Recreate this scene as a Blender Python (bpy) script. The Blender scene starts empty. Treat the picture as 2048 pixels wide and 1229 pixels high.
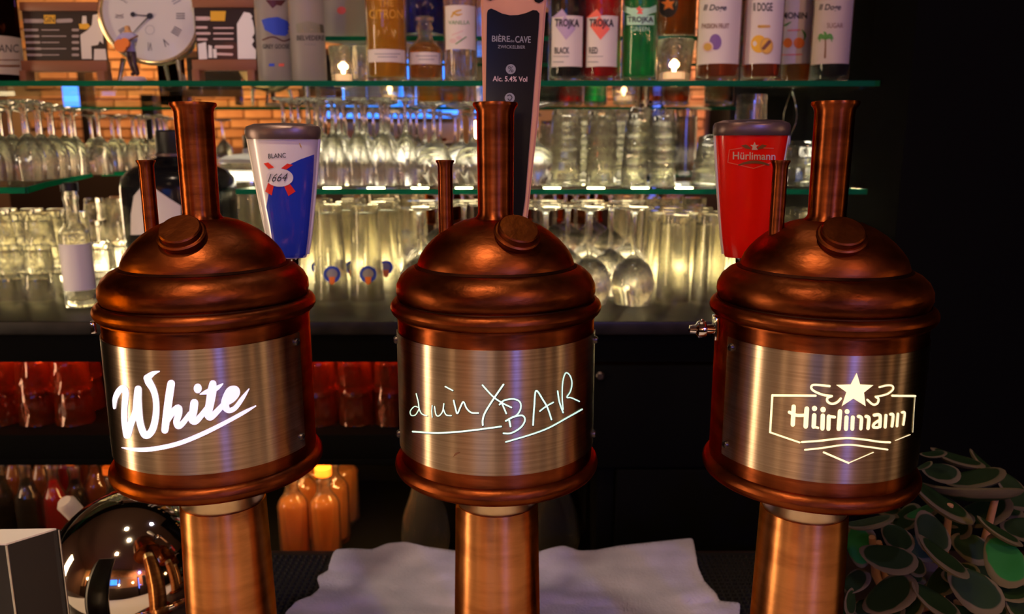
import bpy, bmesh, math, random
from mathutils import Vector, Matrix, Euler
from mathutils.bvhtree import BVHTree
random.seed(7)
S = bpy.context.scene
PI = math.pi
def R(d): return math.radians(d)

# ------------------------------------------------------------------ camera
H = 1.5                                   # eye height; heights below are given relative to the eye
F, PITCH = 1584.0, 0.1982
cd = bpy.data.cameras.new('camera'); cam = bpy.data.objects.new('camera', cd); S.collection.objects.link(cam)
cd.sensor_width = 36; cd.lens = F / 2048 * 36; cd.clip_start = 0.02; cd.clip_end = 60
cam.location = (0, 0, H); cam.rotation_euler = (PI / 2 - PITCH, 0, 0)
cd.dof.use_dof = True; cd.dof.focus_distance = 0.57; cd.dof.aperture_fstop = 9.0
S.camera = cam
# ------------------------------------------------------------------ world, exposure
W = bpy.data.worlds.new('world'); S.world = W; W.use_nodes = True
W.node_tree.nodes['Background'].inputs[0].default_value = (0.9, 0.45, 0.25, 1)
W.node_tree.nodes['Background'].inputs[1].default_value = 0.02
S.view_settings.view_transform = 'Standard'; S.view_settings.look = 'None'
S.view_settings.exposure = 0.0; S.view_settings.gamma = 1.0; S.view_settings.use_curve_mapping = False
cy = S.cycles
cy.use_denoising = True; cy.max_bounces = 14; cy.transmission_bounces = 14; cy.transparent_max_bounces = 24
cy.glossy_bounces = 6; cy.diffuse_bounces = 3; cy.sample_clamp_indirect = 5.0; cy.caustics_refractive = True
cy.caustics_reflective = True; cy.blur_glossy = 0.1

def lamp(name, kind, loc, energy, color, size=0.1, size_y=None, target=None, angle=None, blend=0.5):
    l = bpy.data.lights.new(name, kind); l.energy = energy; l.color = color
    if kind == 'AREA':
        l.size = size
        if size_y: l.shape = 'RECTANGLE'; l.size_y = size_y
    elif kind == 'SPOT':
        l.shadow_soft_size = size; l.spot_size = R(angle or 60); l.spot_blend = blend
    else: l.shadow_soft_size = size
    o = bpy.data.objects.new(name, l); S.collection.objects.link(o); o.location = loc
    if target is not None:
        o.rotation_euler = (Vector(target) - Vector(loc)).to_track_quat('-Z', 'Y').to_euler()
    return o
WARM = (1.0, 0.55, 0.26); AMBER = (1.0, 0.42, 0.12); CREAM = (1.0, 0.82, 0.48); BLUE = (0.12, 0.22, 1.0); RED = (1.0, 0.10, 0.03)
# ceiling spots of the bar: two over the taps, wall washers on the brick wall, light strips of the back bar
lamp('tap_spotlight', 'SPOT', (-0.55, -0.5, H + 1.05), 16, (1, .60, .32), 0.06, target=(-0.1, 0.6, H - .2), angle=50)
lamp('tap_spotlight', 'SPOT', (0.9, -0.6, H + 1.05), 18, (1, .55, .30), 0.08, target=(0.1, 0.6, H - .2), angle=50)
lamp('shelf_spotlight', 'SPOT', (-0.5, 0.55, H + 1.2), 22, (1, .73, .50), 0.05, target=(-0.4, 1.36, H + .15), angle=75)
lamp('shelf_spotlight', 'SPOT', (0.45, 0.55, H + 1.2), 13, (1, .55, .34), 0.05, target=(0.4, 1.36, H + .15), angle=70)
lamp('wall_washer', 'AREA', (-2.2, -1.75, H + 1.0), 50, (1.0, .60, .26), 1.6, .15, target=(-2.3, -2.5, H + .2))
lamp('wall_washer', 'AREA', (1.3, -1.75, H + 1.0), 42, (1.0, .55, .42), 1.2, .15, target=(1.7, -2.5, H + .2))

lamp('work_spotlight', 'SPOT', (0.15, .98, H + 1.2), 5.5, (.78, .72, 1.0), 0.05, target=(0.1, .86, H - .5), angle=46)
lamp('bar_spotlight', 'SPOT', (-0.25, .10, H + 1.2), 40, (1, .76, .50), 0.05, target=(-.2, .22, H - .5), angle=58)
lamp('blue_spotlight', 'SPOT', (.95, -1.6, H + .75), 55, (.10, .18, 1.0), 0.06, target=(.25, 1.4, H - .05), angle=40)
# ------------------------------------------------------------------ pixel helpers (pixel of the 2048x1229 frame -> world ray)
CP, SP = math.cos(PITCH), math.sin(PITCH)
def ray(px, py):
    x = (px - 1024) / F; v = (py - 614.5) / F
    return Vector((x, CP - v * SP, -SP - v * CP))
def atY(px, py, Y):
    d = ray(px, py); t = Y / d.y
    return Vector((d.x * t, Y, H + d.z * t))
def atZ(px, py, z):                        # z relative to the eye
    d = ray(px, py); t = z / d.z
    return Vector((d.x * t, d.y * t, H + z))
def xY(px, Y, z):                          # x of a pixel column at depth Y and height z (relative)
    dep = Y * CP - z * SP
    return (px - 1024) / F * dep
MY = 1.66                                  # mirror plane
def mirrored(px, py, dist):                # where in the room something seen in the mirror stands (virtual depth dist)
    p = atY(px, py, dist); p.y = 2 * MY - p.y
    return p

# ------------------------------------------------------------------ materials
M = {}
def mat(name, base=(.8, .8, .8), rough=.5, metal=0, trans=0, ior=1.45, spec=.5, emit=None, es=0, aniso=0, alpha=1, coat=0, sss=0):
    m = bpy.data.materials.new(name); m.use_nodes = True
    b = m.node_tree.nodes['Principled BSDF']; i = b.inputs
    i['Base Color'].default_value = (*base, 1); i['Roughness'].default_value = rough; i['Metallic'].default_value = metal
    i['Transmission Weight'].default_value = trans; i['IOR'].default_value = ior; i['Specular IOR Level'].default_value = spec
    i['Coat Weight'].default_value = coat
    if emit: i['Emission Color'].default_value = (*emit, 1); i['Emission Strength'].default_value = es
    i['Anisotropic'].default_value = aniso
    if metal == 1 and name.startswith('copper'): i['Specular Tint'].default_value = (.75, .26, .09, 1)
    M[name] = m
    return m
def nt(m): return m.node_tree.nodes, m.node_tree.links, m.node_tree.nodes['Principled BSDF']
def noise_color(m, c1, c2, scale=8, stretch=(1, 1, 1), detail=4, lo=.35, hi=.65, bump=0, rough=None, bscale=None):
    n, l, b = nt(m)
    tc = n.new('ShaderNodeTexCoord'); mp = n.new('ShaderNodeMapping'); mp.inputs['Scale'].default_value = stretch
    l.new(tc.outputs['Object'], mp.inputs[0])
    t = n.new('ShaderNodeTexNoise'); t.inputs['Scale'].default_value = scale; t.inputs['Detail'].default_value = detail
    l.new(mp.outputs[0], t.inputs['Vector'])
    cr = n.new('ShaderNodeValToRGB'); cr.color_ramp.elements[0].position = lo; cr.color_ramp.elements[1].position = hi
    cr.color_ramp.elements[0].color = (*c1, 1); cr.color_ramp.elements[1].color = (*c2, 1)
    l.new(t.outputs['Fac'], cr.inputs[0]); l.new(cr.outputs[0], b.inputs['Base Color'])
    if rough:
        mr = n.new('ShaderNodeMapRange'); mr.inputs['To Min'].default_value = rough[0]; mr.inputs['To Max'].default_value = rough[1]
        l.new(t.outputs['Fac'], mr.inputs[0]); l.new(mr.outputs[0], b.inputs['Roughness'])
    if bump:
        t2 = n.new('ShaderNodeTexNoise'); t2.inputs['Scale'].default_value = bscale or scale * 4; t2.inputs['Detail'].default_value = 3
        l.new(mp.outputs[0], t2.inputs['Vector'])
        bp = n.new('ShaderNodeBump'); bp.inputs['Strength'].default_value = bump; bp.inputs['Distance'].default_value = .002
        l.new(t2.outputs['Fac'], bp.inputs['Height']); l.new(bp.outputs[0], b.inputs['Normal'])
    return m
def brushed(m, rot=0.25):                  # brush lines run round the vertical axis
    n, l, b = nt(m)
    tg = n.new('ShaderNodeTangent'); tg.direction_type = 'RADIAL'; tg.axis = 'Z'
    l.new(tg.outputs[0], b.inputs['Tangent']); b.inputs['Anisotropic Rotation'].default_value = rot
    return m
COP1, COP2 = (.060, .013, .004), (.26, .063, .016)
noise_color(mat('copper', metal=1, rough=.40), COP1, COP2, 22, (1, 1, 2.2), 6, .3, .72, .22, (.30, .48), 90)
brushed(noise_color(mat('copper_brushed', metal=1, rough=.42, aniso=.9), (.10, .022, .007), (.33, .082, .023), 30, (.7, .7, 3), 6, .3, .7, .12, (.34, .46), 120))
brushed(noise_color(mat('copper_column', metal=1, rough=.42, aniso=.9), (.44, .16, .05), (.74, .32, .11), 26, (.7, .7, 3), 6, .25, .6, .12, (.30, .44), 120))
noise_color(mat('copper_dark', metal=1, rough=.55), (.015, .006, .004), (.05, .015, .008), 30)
noise_color(mat('brass_pale', metal=1, rough=.3), (.62, .42, .22), (.80, .62, .38), 30)
brushed(noise_color(mat('steel_brushed', metal=1, rough=.31, aniso=.97), (.40, .29, .20), (.56, .42, .30), 60, (.3, .3, 14), 5, .3, .7, .02, (.27, .35), 200))
mat('chrome', (.85, .83, .8), .08, 1); mat('silver', (.80, .74, .64), .05, 1); mat('screw_dark', (.10, .08, .07), .35, 1)
mat('gunmetal', (.16, .11, .10), .35, .6)
mat('glow_white', (.9, .9, 1), emit=(.66, .68, .95), es=.92); mat('glow_green', (.8, 1, .9), emit=(.50, .86, .66), es=.95)
mat('glow_yellow', (1, .95, .6), emit=(.92, .84, .46), es=.92)
mat('paint_white', (.78, .72, .68), .25, coat=.5); mat('paint_blue', (.02, .045, .42), .2, coat=.8); mat('paint_red', (.92, .010, .003), .25, coat=.5)
mat('ribbon_red', (.75, .03, .015), .35); mat('ink_dark', (.03, .03, .035), .6); mat('ink_grey', (.30, .31, .32), .5); mat('ink_white', (.72, .66, .62), .5)
mat('ink_gold', (.62, .36, .06), .4); mat('ink_orange', (.85, .22, .03), .5); mat('ink_maroon', (.10, .02, .02), .5); mat('ink_pink', (.70, .52, .50), .5); mat('ink_faint', (.40, .33, .33), .5); mat('ink_lilac', (.50, .38, .55), .5)
mat('ink_blue', (.03, .08, .55), .5); mat('ink_purple', (.22, .12, .35), .5); mat('ink_green', (.08, .28, .05), .5); mat('ink_yellow', (.80, .45, .03), .5)
mat('ink_coral', (.9, .16, .10), .5); mat('ink_brown', (.20, .08, .03), .5); mat('ink_lightgreen', (.45, .8, .55), .5)
mat('paper', (.72, .66, .60), .6); mat('paper_dim', (.55, .46, .38), .6); mat('paper_white', (.85, .82, .8), .6)
noise_color(mat('tap_wood', rough=.45), (.62, .30, .15), (.78, .42, .24), 12, (1, 1, .15), 5)
noise_color(mat('sign_wood', rough=.5), (.20, .07, .03), (.34, .13, .06), 14, (.2, 1, 1), 5)
noise_color(mat('dark_wood', rough=.4), (.010, .006, .004), (.028, .014, .010), 8, (.2, 1, 1), 5)
noise_color(mat('counter_stone', rough=.38, spec=.3), (.007, .006, .006), (.018, .015, .014), 30, (1, 1, 1), 5)
mat('black_panel', (.003, .003, .003), .9, spec=.05); mat('black_plastic', (.012, .011, .011), .4); mat('black_glossy', (.008, .008, .009), .16, spec=.25)
mat('panel_screen', (.010, .007, .008), .4, coat=.1)
noise_color(mat('brick_clay', rough=.9), (.32, .13, .05), (.58, .30, .13), 3.0, (1, 1, 1), 3)
mat('mortar', (.30, .19, .11), .95); mat('plaster', (.10, .05, .035), .9)
mat('wainscot', (.02, .010, .007), .5)
mat('mirror', (.80, .78, .74), .0, 1)
noise_color(mat('towel', rough=.95), (.34, .32, .40), (.44, .41, .50), 18, (1, 1, 1), 4, .3, .7, .6, None, 320)
noise_color(mat('stem_brown', rough=.8), (.28, .13, .05), (.50, .26, .10), 20, (1, 1, .2))
mat('pot_dark', (.03, .018, .014), .6)
mat('dial', (.74, .72, .64), .5, coat=.3); mat('gold_trim', (.75, .58, .30), .22, 1); mat('pewter', (.60, .56, .50), .25, 1)
mat('lamp_glow', (1, .8, .5), emit=(1, .62, .32), es=55); mat('lamp_soft', (1, .8, .5), emit=(1, .52, .22), es=22)
mat('lamp_small', (1, .8, .5), emit=(1, .72, .45), es=26)
mat('lamp_red', (1, .3, .2), emit=(1, .16, .05), es=8)
mat('blue_light', (.1, .3, 1), emit=(.012, .18, 1.0), es=3.4); mat('blue_bright', (.1, .3, 1), emit=(.10, .16, 1.0), es=4)
mat('led_cream', (1, .9, .6), emit=(1, .70, .28), es=3.0); mat('led_module', (1, .9, .6), emit=(1, .80, .42), es=22); mat('led_orange', (1, .5, .2), emit=(1, .40, .09), es=12)
mat('led_red', (1, .2, .1), emit=(1, .12, .02), es=16); mat('flame', (1, .8, .4), emit=(1, .72, .35), es=40); mat('wax', (.9, .8, .65), .5, emit=(1, .55, .25), es=.9)
def glassy(name, tint, gl=.5, tr=.3, df=.2, dcol=(.8, .8, .7), rough=.03, ior=1.45):
    """used bar glass: clear refraction, thin see-through and a little worn haze"""
    m = bpy.data.materials.new(name); m.use_nodes = True; n, l = m.node_tree.nodes, m.node_tree.links
    n.clear(); out = n.new('ShaderNodeOutputMaterial')
    g = n.new('ShaderNodeBsdfGlass'); g.inputs['Color'].default_value = (*tint, 1); g.inputs['Roughness'].default_value = rough; g.inputs['IOR'].default_value = ior
    t = n.new('ShaderNodeBsdfTransparent'); t.inputs[0].default_value = (*tint, 1)
    d = n.new('ShaderNodeBsdfTranslucent'); d.inputs[0].default_value = (*dcol, 1)
    d2 = n.new('ShaderNodeBsdfDiffuse'); d2.inputs[0].default_value = (*dcol, 1)
    mx = n.new('ShaderNodeMixShader'); mx.inputs[0].default_value = .5; l.new(d.outputs[0], mx.inputs[1]); l.new(d2.outputs[0], mx.inputs[2])
    a = n.new('ShaderNodeMixShader'); a.inputs[0].default_value = tr / (gl + tr); l.new(g.outputs[0], a.inputs[1]); l.new(t.outputs[0], a.inputs[2])
    b = n.new('ShaderNodeMixShader'); b.inputs[0].default_value = df; l.new(a.outputs[0], b.inputs[1]); l.new(mx.outputs[0], b.inputs[2])
    l.new(b.outputs[0], out.inputs[0]); M[name] = m
    return m
glassy('glass', (.99, .985, .965), .75, .25, .018, (.8, .75, .65), .02); glassy('glass_worn', (.985, .98, .94), .75, .25, .03, (.8, .72, .55), .05)
glassy('glass_hazy', (.985, .98, .95), .8, .2, .08, (.82, .76, .62), .03); glassy('glass_flute', (.99, .985, .97), .8, .2, .02, (.8, .78, .75), .02)
glassy('glass_frosted', (.9, .92, .92), .5, .5, .45, (.66, .60, .55), .3)
glassy('shelf_glass', (.92, .98, .95), .12, .88, .004, ior=1.1); glassy('shelf_edge', (.03, .30, .20), .4, .2, .55, (.02, .30, .16), .2)
glassy('liq_amber', (.75, .22, .03), .45, .3, .35, (.60, .16, .02)); glassy('liq_gold', (.85, .45, .08), .45, .3, .3, (.6, .3, .05))
glassy('liq_red', (.9, .01, .02), .35, .3, .45, (.75, .004, .012)); glassy('liq_green', (.03, .75, .30), .4, .35, .35, (.01, .60, .20))
glassy('liq_yellow', (.95, .6, .05), .2, .2, .7, (.85, .48, .03)); glassy('liq_blue', (.03, .06, .6), .4, .3, .3, (.01, .03, .45))
glassy('liq_black', (.03, .02, .04), .5, .1, .4, (.008, .006, .012)); glassy('liq_dark', (.15, .04, .02), .5, .2, .3, (.03, .01, .006))
glassy('juice', (.9, .4, .06), .1, .1, .85, (.95, .40, .05)); glassy('glass_redlit', (1, .70, .60), .85, .15, .05, (.95, .25, .08), .03)  # tumbler glass tinted red: the cabinet's red light put into its colour
glassy('glass_green_tint', (.93, .97, .86), .6, .35, .05, (.45, .52, .25), .04)
def leaf_material():
    m = mat('leaf', rough=.6, spec=.15); n, l, b = nt(m)
    tc = n.new('ShaderNodeTexCoord'); sp = n.new('ShaderNodeSeparateXYZ'); l.new(tc.outputs['Object'], sp.inputs[0])
    def mt(op, a, b_=None, v=None):
        q = n.new('ShaderNodeMath'); q.operation = op; l.new(a, q.inputs[0])
        if b_ is not None: l.new(b_, q.inputs[1])
        if v is not None: q.inputs[1].default_value = v
        return q.outputs[0]
    x2 = mt('POWER', mt('MULTIPLY', sp.outputs[0], v=2.0), v=2); y2 = mt('POWER', mt('MULTIPLY', mt('ADD', sp.outputs[1], v=-.035), v=2.9), v=2)
    s = mt('ADD', x2, y2); ns = n.new('ShaderNodeTexNoise'); ns.inputs['Scale'].default_value = 2.2; l.new(tc.outputs['Object'], ns.inputs['Vector'])
    s2 = mt('ADD', s, mt('MULTIPLY', ns.outputs[0], v=.60))
    cr = n.new('ShaderNodeValToRGB'); e = cr.color_ramp.elements
    e[0].position = .90; e[0].color = (.012, .030, .006, 1); e[1].position = 1.12; e[1].color = (.13, .105, .05, 1)
    l.new(s2, cr.inputs[0]); l.new(cr.outputs[0], b.inputs['Base Color'])
    b.inputs['Subsurface Weight'].default_value = 0
leaf_material()
M['leaf_backlit'] = M['leaf'].copy(); [setattr(q.color_ramp.elements[0], 'color', (.018, .16, .03, 1)) for q in M['leaf_backlit'].node_tree.nodes if q.type == 'VALTORGB']  # brighter green copy: light through backlit leaves put into the colour

# ------------------------------------------------------------------ object helpers
COL = S.collection
ALLCH = {}
def link(name, mesh, m=None, parent=None, loc=None, rot=None):
    o = bpy.data.objects.new(name, mesh); COL.objects.link(o)
    if m is not None and not mesh.materials: mesh.materials.append(M[m] if isinstance(m, str) else m)
    if parent: o.parent = parent; ALLCH.setdefault(parent, []).append(o)
    if loc is not None: o.location = loc
    if rot is not None: o.rotation_euler = rot
    return o
def tag(o, label=None, cat=None, group=None, kind=None):
    if label: o['label'] = label
    if cat: o['category'] = cat
    if group: o['group'] = group
    if kind: o['kind'] = kind
    return o
def thing(name, loc, label, cat, group=None, rot=None):
    o = bpy.data.objects.new(name, None); COL.objects.link(o); o.location = loc; o.empty_display_size = .02
    if rot is not None: o.rotation_euler = rot
    return tag(o, label, cat, group)
def copy_tree(o, parent=None):
    c = o.copy(); COL.objects.link(c); c.parent = parent
    if parent: ALLCH.setdefault(parent, []).append(c)
    for ch in list(ALLCH.get(o, [])): copy_tree(ch, c)
    return c
def mesh_from(bm, name='mesh', smooth=True, ang=35):
    me = bpy.data.meshes.new(name); bm.to_mesh(me); bm.free()
    if smooth:
        me.shade_smooth(); me.set_sharp_from_angle(angle=R(ang))
    return me
def pydata(v, f, smooth=False, ang=35):
    me = bpy.data.meshes.new('mesh'); me.from_pydata([tuple(p) for p in v], [], f); me.update()
    if smooth: me.shade_smooth(); me.set_sharp_from_angle(angle=R(ang))
    return me
def lathe(prof, seg=32, ang=35, sx=1, sy=1, wob=None):
    v, f, rings = [], [], []
    for (r, z) in prof:
        if r < 1e-6: rings.append([len(v)]); v.append((0, 0, z))
        else:
            rings.append(list(range(len(v), len(v) + seg)))
            for k in range(seg):
                a = 2 * PI * k / seg; rr = r * (wob(k, seg, z) if wob else 1)
                v.append((rr * math.cos(a) * sx, rr * math.sin(a) * sy, z))
    for a, b in zip(rings, rings[1:]):
        for k in range(seg):
            j = (k + 1) % seg
            if len(a) == 1 and len(b) == 1: continue
            if len(a) == 1: f.append((a[0], b[k], b[j]))
            elif len(b) == 1: f.append((a[k], b[0], a[j]))
            else: f.append((a[k], b[k], b[j], a[j]))
    me = pydata(v, f, True, ang)
    bm = bmesh.new(); bm.from_mesh(me); bmesh.ops.recalc_face_normals(bm, faces=bm.faces); bm.to_mesh(me); bm.free()
    return me
def arc(cx, cz, r, a0, a1, n=8): return [(cx + r * math.cos(R(a0 + (a1 - a0) * k / n)), cz + r * math.sin(R(a0 + (a1 - a0) * k / n))) for k in range(n + 1)]
def box(sx, sy, sz, bev=0, c=(0, 0, 0), seg=2):
    bm = bmesh.new(); bmesh.ops.create_cube(bm, size=1)
    for v in bm.verts: v.co = Vector((v.co.x * sx + c[0], v.co.y * sy + c[1], v.co.z * sz + c[2]))
    if bev: bmesh.ops.bevel(bm, geom=bm.edges[:], offset=bev, segments=seg, affect='EDGES', profile=.5)
    return mesh_from(bm, smooth=bool(bev), ang=40)
def box2(x0, x1, y0, y1, z0, z1, bev=0): return box(x1 - x0, y1 - y0, z1 - z0, bev, ((x0 + x1) / 2, (y0 + y1) / 2, (z0 + z1) / 2))
def tube(pts, rad, seg=8, closed=False):
    pts = [Vector(p) for p in pts]; n = len(pts); rad = rad if isinstance(rad, (list, tuple)) else [rad] * n
    v, f = [], []; up = Vector((0, 0, 1))
    for i, p in enumerate(pts):
        a = pts[(i - 1) % n] if (closed or i > 0) else p; b = pts[(i + 1) % n] if (closed or i < n - 1) else p
        t = (b - a).normalized(); s = t.cross(up)
        if s.length < .1: s = t.cross(Vector((0, 1, 0)))
        s.normalize(); w = s.cross(t)
        for k in range(seg):
            q = 2 * PI * k / seg; v.append(p + (s * math.cos(q) + w * math.sin(q)) * rad[i])
    for i in range(n if closed else n - 1):
        j = (i + 1) % n
        for k in range(seg):
            m = (k + 1) % seg; f.append((i * seg + k, i * seg + m, j * seg + m, j * seg + k))
    if not closed:
        f.append(tuple(range(seg - 1, -1, -1))); f.append(tuple((n - 1) * seg + k for k in range(seg)))
    return pydata(v, f, True, 50)
def catmull(P, n=6):
    P = [tuple(map(float, p)) for p in P]
    if len(P) < 3: return [tuple(a + (b - a) * k / 6 for a, b in zip(P[0], P[1])) for k in range(7)]
    Q = [P[0]] + P + [P[-1]]; out = []
    for i in range(1, len(Q) - 2):
        for k in range(n):
            t = k / n
            out.append(tuple(.5 * (2 * b + (c - a) * t + (2 * a - 5 * b + 4 * c - d) * t * t + (3 * b - a - 3 * c + d) * t ** 3)
                             for a, b, c, d in zip(Q[i - 1], Q[i], Q[i + 1], Q[i + 2])))
    out.append(P[-1]); return out
# 2-D shapes: lists of (verts2d, faces)
def stroke2(P, w=None, smooth=True):
    """ribbon with round ends along P = (x, y[, width])"""
    P = [(p[0], p[1], (p[2] if len(p) > 2 else w)) for p in P]
    C = catmull(P, 6) if smooth else [q for a, b in zip(P, P[1:]) for q in [tuple(x + (y - x) * k / 8 for x, y in zip(a, b)) for k in range(8)]] + [P[-1]]
    v, f = [], []
    for i, (x, y, r) in enumerate(C):
        a = C[max(i - 1, 0)]; b = C[min(i + 1, len(C) - 1)]; tx, ty = b[0] - a[0], b[1] - a[1]; L = math.hypot(tx, ty) or 1
        nx, ny = -ty / L * r / 2, tx / L * r / 2
        v += [(x + nx, y + ny), (x, y), (x - nx, y - ny)]
    for i in range(len(C) - 1): f += [(3 * i, 3 * i + 1, 3 * i + 4, 3 * i + 3), (3 * i + 1, 3 * i + 2, 3 * i + 5, 3 * i + 4)]
    for (x, y, r) in (C[0], C[-1]):
        s = len(v); v.append((x, y)); v += [(x + r / 2 * math.cos(k * PI / 5), y + r / 2 * math.sin(k * PI / 5)) for k in range(10)]
        f += [(s, s + 1 + k, s + 1 + (k + 1) % 10) for k in range(10)]
    return v, f
def disc2(x, y, rx, ry=None, n=18):
    ry = ry or rx
    return [(x, y)] + [(x + rx * math.cos(2 * PI * k / n), y + ry * math.sin(2 * PI * k / n)) for k in range(n)], [(0, 1 + k, 1 + (k + 1) % n) for k in range(n)]
def poly2(P, maxlen=9):
    bm = bmesh.new(); vs = [bm.verts.new((x, y, 0)) for x, y in P]; bm.faces.new(vs)
    bmesh.ops.triangulate(bm, faces=bm.faces[:])
    for _ in range(6):
        L = [e for e in bm.edges if e.calc_length() > maxlen]
        if not L: break
        bmesh.ops.subdivide_edges(bm, edges=L, cuts=1); bmesh.ops.triangulate(bm, faces=[q for q in bm.faces if len(q.verts) > 3])
    bm.verts.index_update(); r = [tuple(v.co.xy) for v in bm.verts], [tuple(v.index for v in q.verts) for q in bm.faces]; bm.free(); return r
TXT = {}
def text2(s, cx, cy_, w, h=None, rot=0, shear=0, bold=0.0, flip=True):
    """text as a 2-D mesh fitted to width w (and height h), y downwards like pixels"""
    key = (s, shear, bold)
    if key not in TXT:
        c = bpy.data.curves.new('t', 'FONT'); c.body = s; c.shear = shear; c.offset = bold; c.resolution_u = 3; c.fill_mode = 'FRONT'
        o = bpy.data.objects.new('t', c); COL.objects.link(o); dg = bpy.context.evaluated_depsgraph_get()
        me = bpy.data.meshes.new_from_object(o.evaluated_get(dg))
        v = [(p.co.x, p.co.y) for p in me.vertices]; f = [tuple(p.vertices) for p in me.polygons]
        bpy.data.objects.remove(o); bpy.data.curves.remove(c); bpy.data.meshes.remove(me)
        x0, x1 = min(p[0] for p in v), max(p[0] for p in v); y0, y1 = min(p[1] for p in v), max(p[1] for p in v)
        TXT[key] = ([((x - x0) / (x1 - x0) - .5, (y - y0) / (y1 - y0) - .5) for x, y in v], f, (x1 - x0) / (y1 - y0))
    v, f, asp = TXT[key]; h = h or w / asp; c, s_ = math.cos(R(rot)), math.sin(R(rot))
    return [(cx + x * w * c + y * h * s_, cy_ + x * w * s_ - y * h * c) for x, y in v], f
def xf(sh, sx, sy, ox, oy): return [(ox + x / sx, oy + y / sy) for x, y in sh[0]], sh[1]
def wld(o):
    m = o.matrix_basis.copy()
    return (wld(o.parent) @ m) if o.parent else m
BV = {}
def bvh(o):
    if o not in BV:
        mw = wld(o); BV[o] = BVHTree.FromPolygons([mw @ v.co for v in o.data.vertices], [tuple(p.vertices) for p in o.data.polygons])
    return BV[o]
def decal(name, shapes, target, m, lift=.0003, parent=None, label=None):
    """print / cut lettering laid on the surface of target: each 2-D point is carried along its ray onto the surface"""
    b = bvh(target); par = parent or target; inv = wld(par).inverted(); V, Fc = [], []; o = cam.location
    for v, f in shapes:
        idx = {}; 
        for i, (x, y) in enumerate(v):
            h = b.ray_cast(o, ray(x, y).normalized())
            if h[0] is None: continue
            n = h[1] if h[1].dot(ray(x, y)) < 0 else -h[1]
            idx[i] = len(V); V.append(inv @ (h[0] + n * lift))
        for q in f:
            if all(k in idx for k in q): Fc.append([idx[k] for k in q])
    if not Fc: print('empty decal', name, target.name); return None
    me = pydata(V, Fc); o2 = link(name, me, m, par)
    if label: o2['label'] = label
    return o2
ORD = ['first', 'second', 'third', 'fourth', 'fifth', 'sixth', 'seventh', 'eighth', 'ninth', 'tenth', 'eleventh', 'twelfth']

# ------------------------------------------------------------------ the room
ZC, ZW = -.264, -.53                       # back counter and tap bar heights (relative to the eye)
def struct(name, me, m): return tag(link(name, me, m), kind='structure')
struct('floor', box2(-3.6, 3.4, -2.6, 1.9, -.05, 0), 'dark_wood')
struct('ceiling', box2(-3.6, 3.4, -2.6, 1.9, 2.95, 3.0), 'plaster')
struct('wall_left', box2(-3.7, -3.6, -2.6, 1.9, 0, 3), 'plaster')
struct('wall_right', box2(3.4, 3.5, -2.6, 1.9, 0, 3), 'black_panel')
struct('wall_back', box2(-3.6, 3.4, 1.72, 1.9, 0, 2.95), 'black_panel')
wf = struct('wall_front', box2(-3.6, 3.4, -2.62, -2.52, 0, 2.95), 'mortar')
struct('trim_1', box2(-3.6, 3.4, -2.52, -2.40, 0, H - .02), 'wainscot')
# brick courses: single bricks where the mirror shows them, joined courses above
bl, bh = .205, .068
bmeshes = []
for k in range(5):
    bmeshes.append(box(bl - .012 - random.random() * .004, .05 + random.random() * .014, bh - .012, .003, seg=1)); bmeshes[-1].materials.append(M['brick_clay'])
def brick_zone(x0, nx, z0, nz):
    for r in range(nz):
        for c in range(nx):
            o = link('brick', random.choice(bmeshes), None, wf, (x0 + (c + (.5 if r % 2 else 0)) * bl, -2.52, z0 + (r + .5) * bh), (0, R(random.uniform(-.5, .5)), 0))
brick_zone(-3.35, 11, H, 12); brick_zone(.45, 9, H, 10)
bm = bmesh.new()
for r in range(12, 20):
    for c in range(32):
        q = bmesh.ops.create_cube(bm, size=1)['verts']
        for v in q: v.co = Vector((-3.35 + (c + (.5 if r % 2 else 0)) * bl + v.co.x * (bl - .013), -2.52 + v.co.y * .055, H + (r + .5) * bh + v.co.z * (bh - .013)))
tag(link('upper_brickwork', mesh_from(bm, smooth=False), 'brick_clay', wf), kind='stuff')
# blue-lit windows and posts of the room seen in the mirror
VD = 2 * MY + 2.44
def mirror_rect(px0, px1, py0, py1, dist, th=.03, bev=0):
    a, b = mirrored(px0, py0, dist), mirrored(px1, py1, dist)
    return box2(min(a.x, b.x), max(a.x, b.x), a.y - th / 2, a.y + th / 2, min(a.z, b.z), max(a.z, b.z), bev)
wn = struct('window_1', mirror_rect(650, 985, 120, 236, VD), 'blue_light')
for px in (640, 720, 800, 880, 985): link('window_frame', mirror_rect(px - 2, px + 2, 118, 232, VD - .03, .03), 'wainscot', wn)
link('window_frame', mirror_rect(630, 990, 236, 246, VD - .04, .05), 'wainscot', wn)
w2 = struct('window_2', mirror_rect(1336, 1392, 286, 300, VD - .4), 'blue_bright')
w3 = struct('window_3', mirror_rect(126, 158, 172, 214, VD - .2), 'blue_light')
struct('trim_2', mirror_rect(916, 948, 100, 302, VD - .6, .12, .005), 'tap_wood')
struct('trim_3', mirror_rect(288, 326, 190, 330, VD - .8, .12, .005), 'black_plastic')
struct('trim_4', mirror_rect(160, 196, 120, 330, VD - .5, .12, .005), 'dark_wood')
struct('trim_5', mirror_rect(190, 560, 296, 316, VD - .5, .12, .005), 'sign_wood')
struct('trim_6', mirror_rect(1420, 1476, 100, 330, VD - .7, .12, .005), 'dark_wood')

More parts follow.
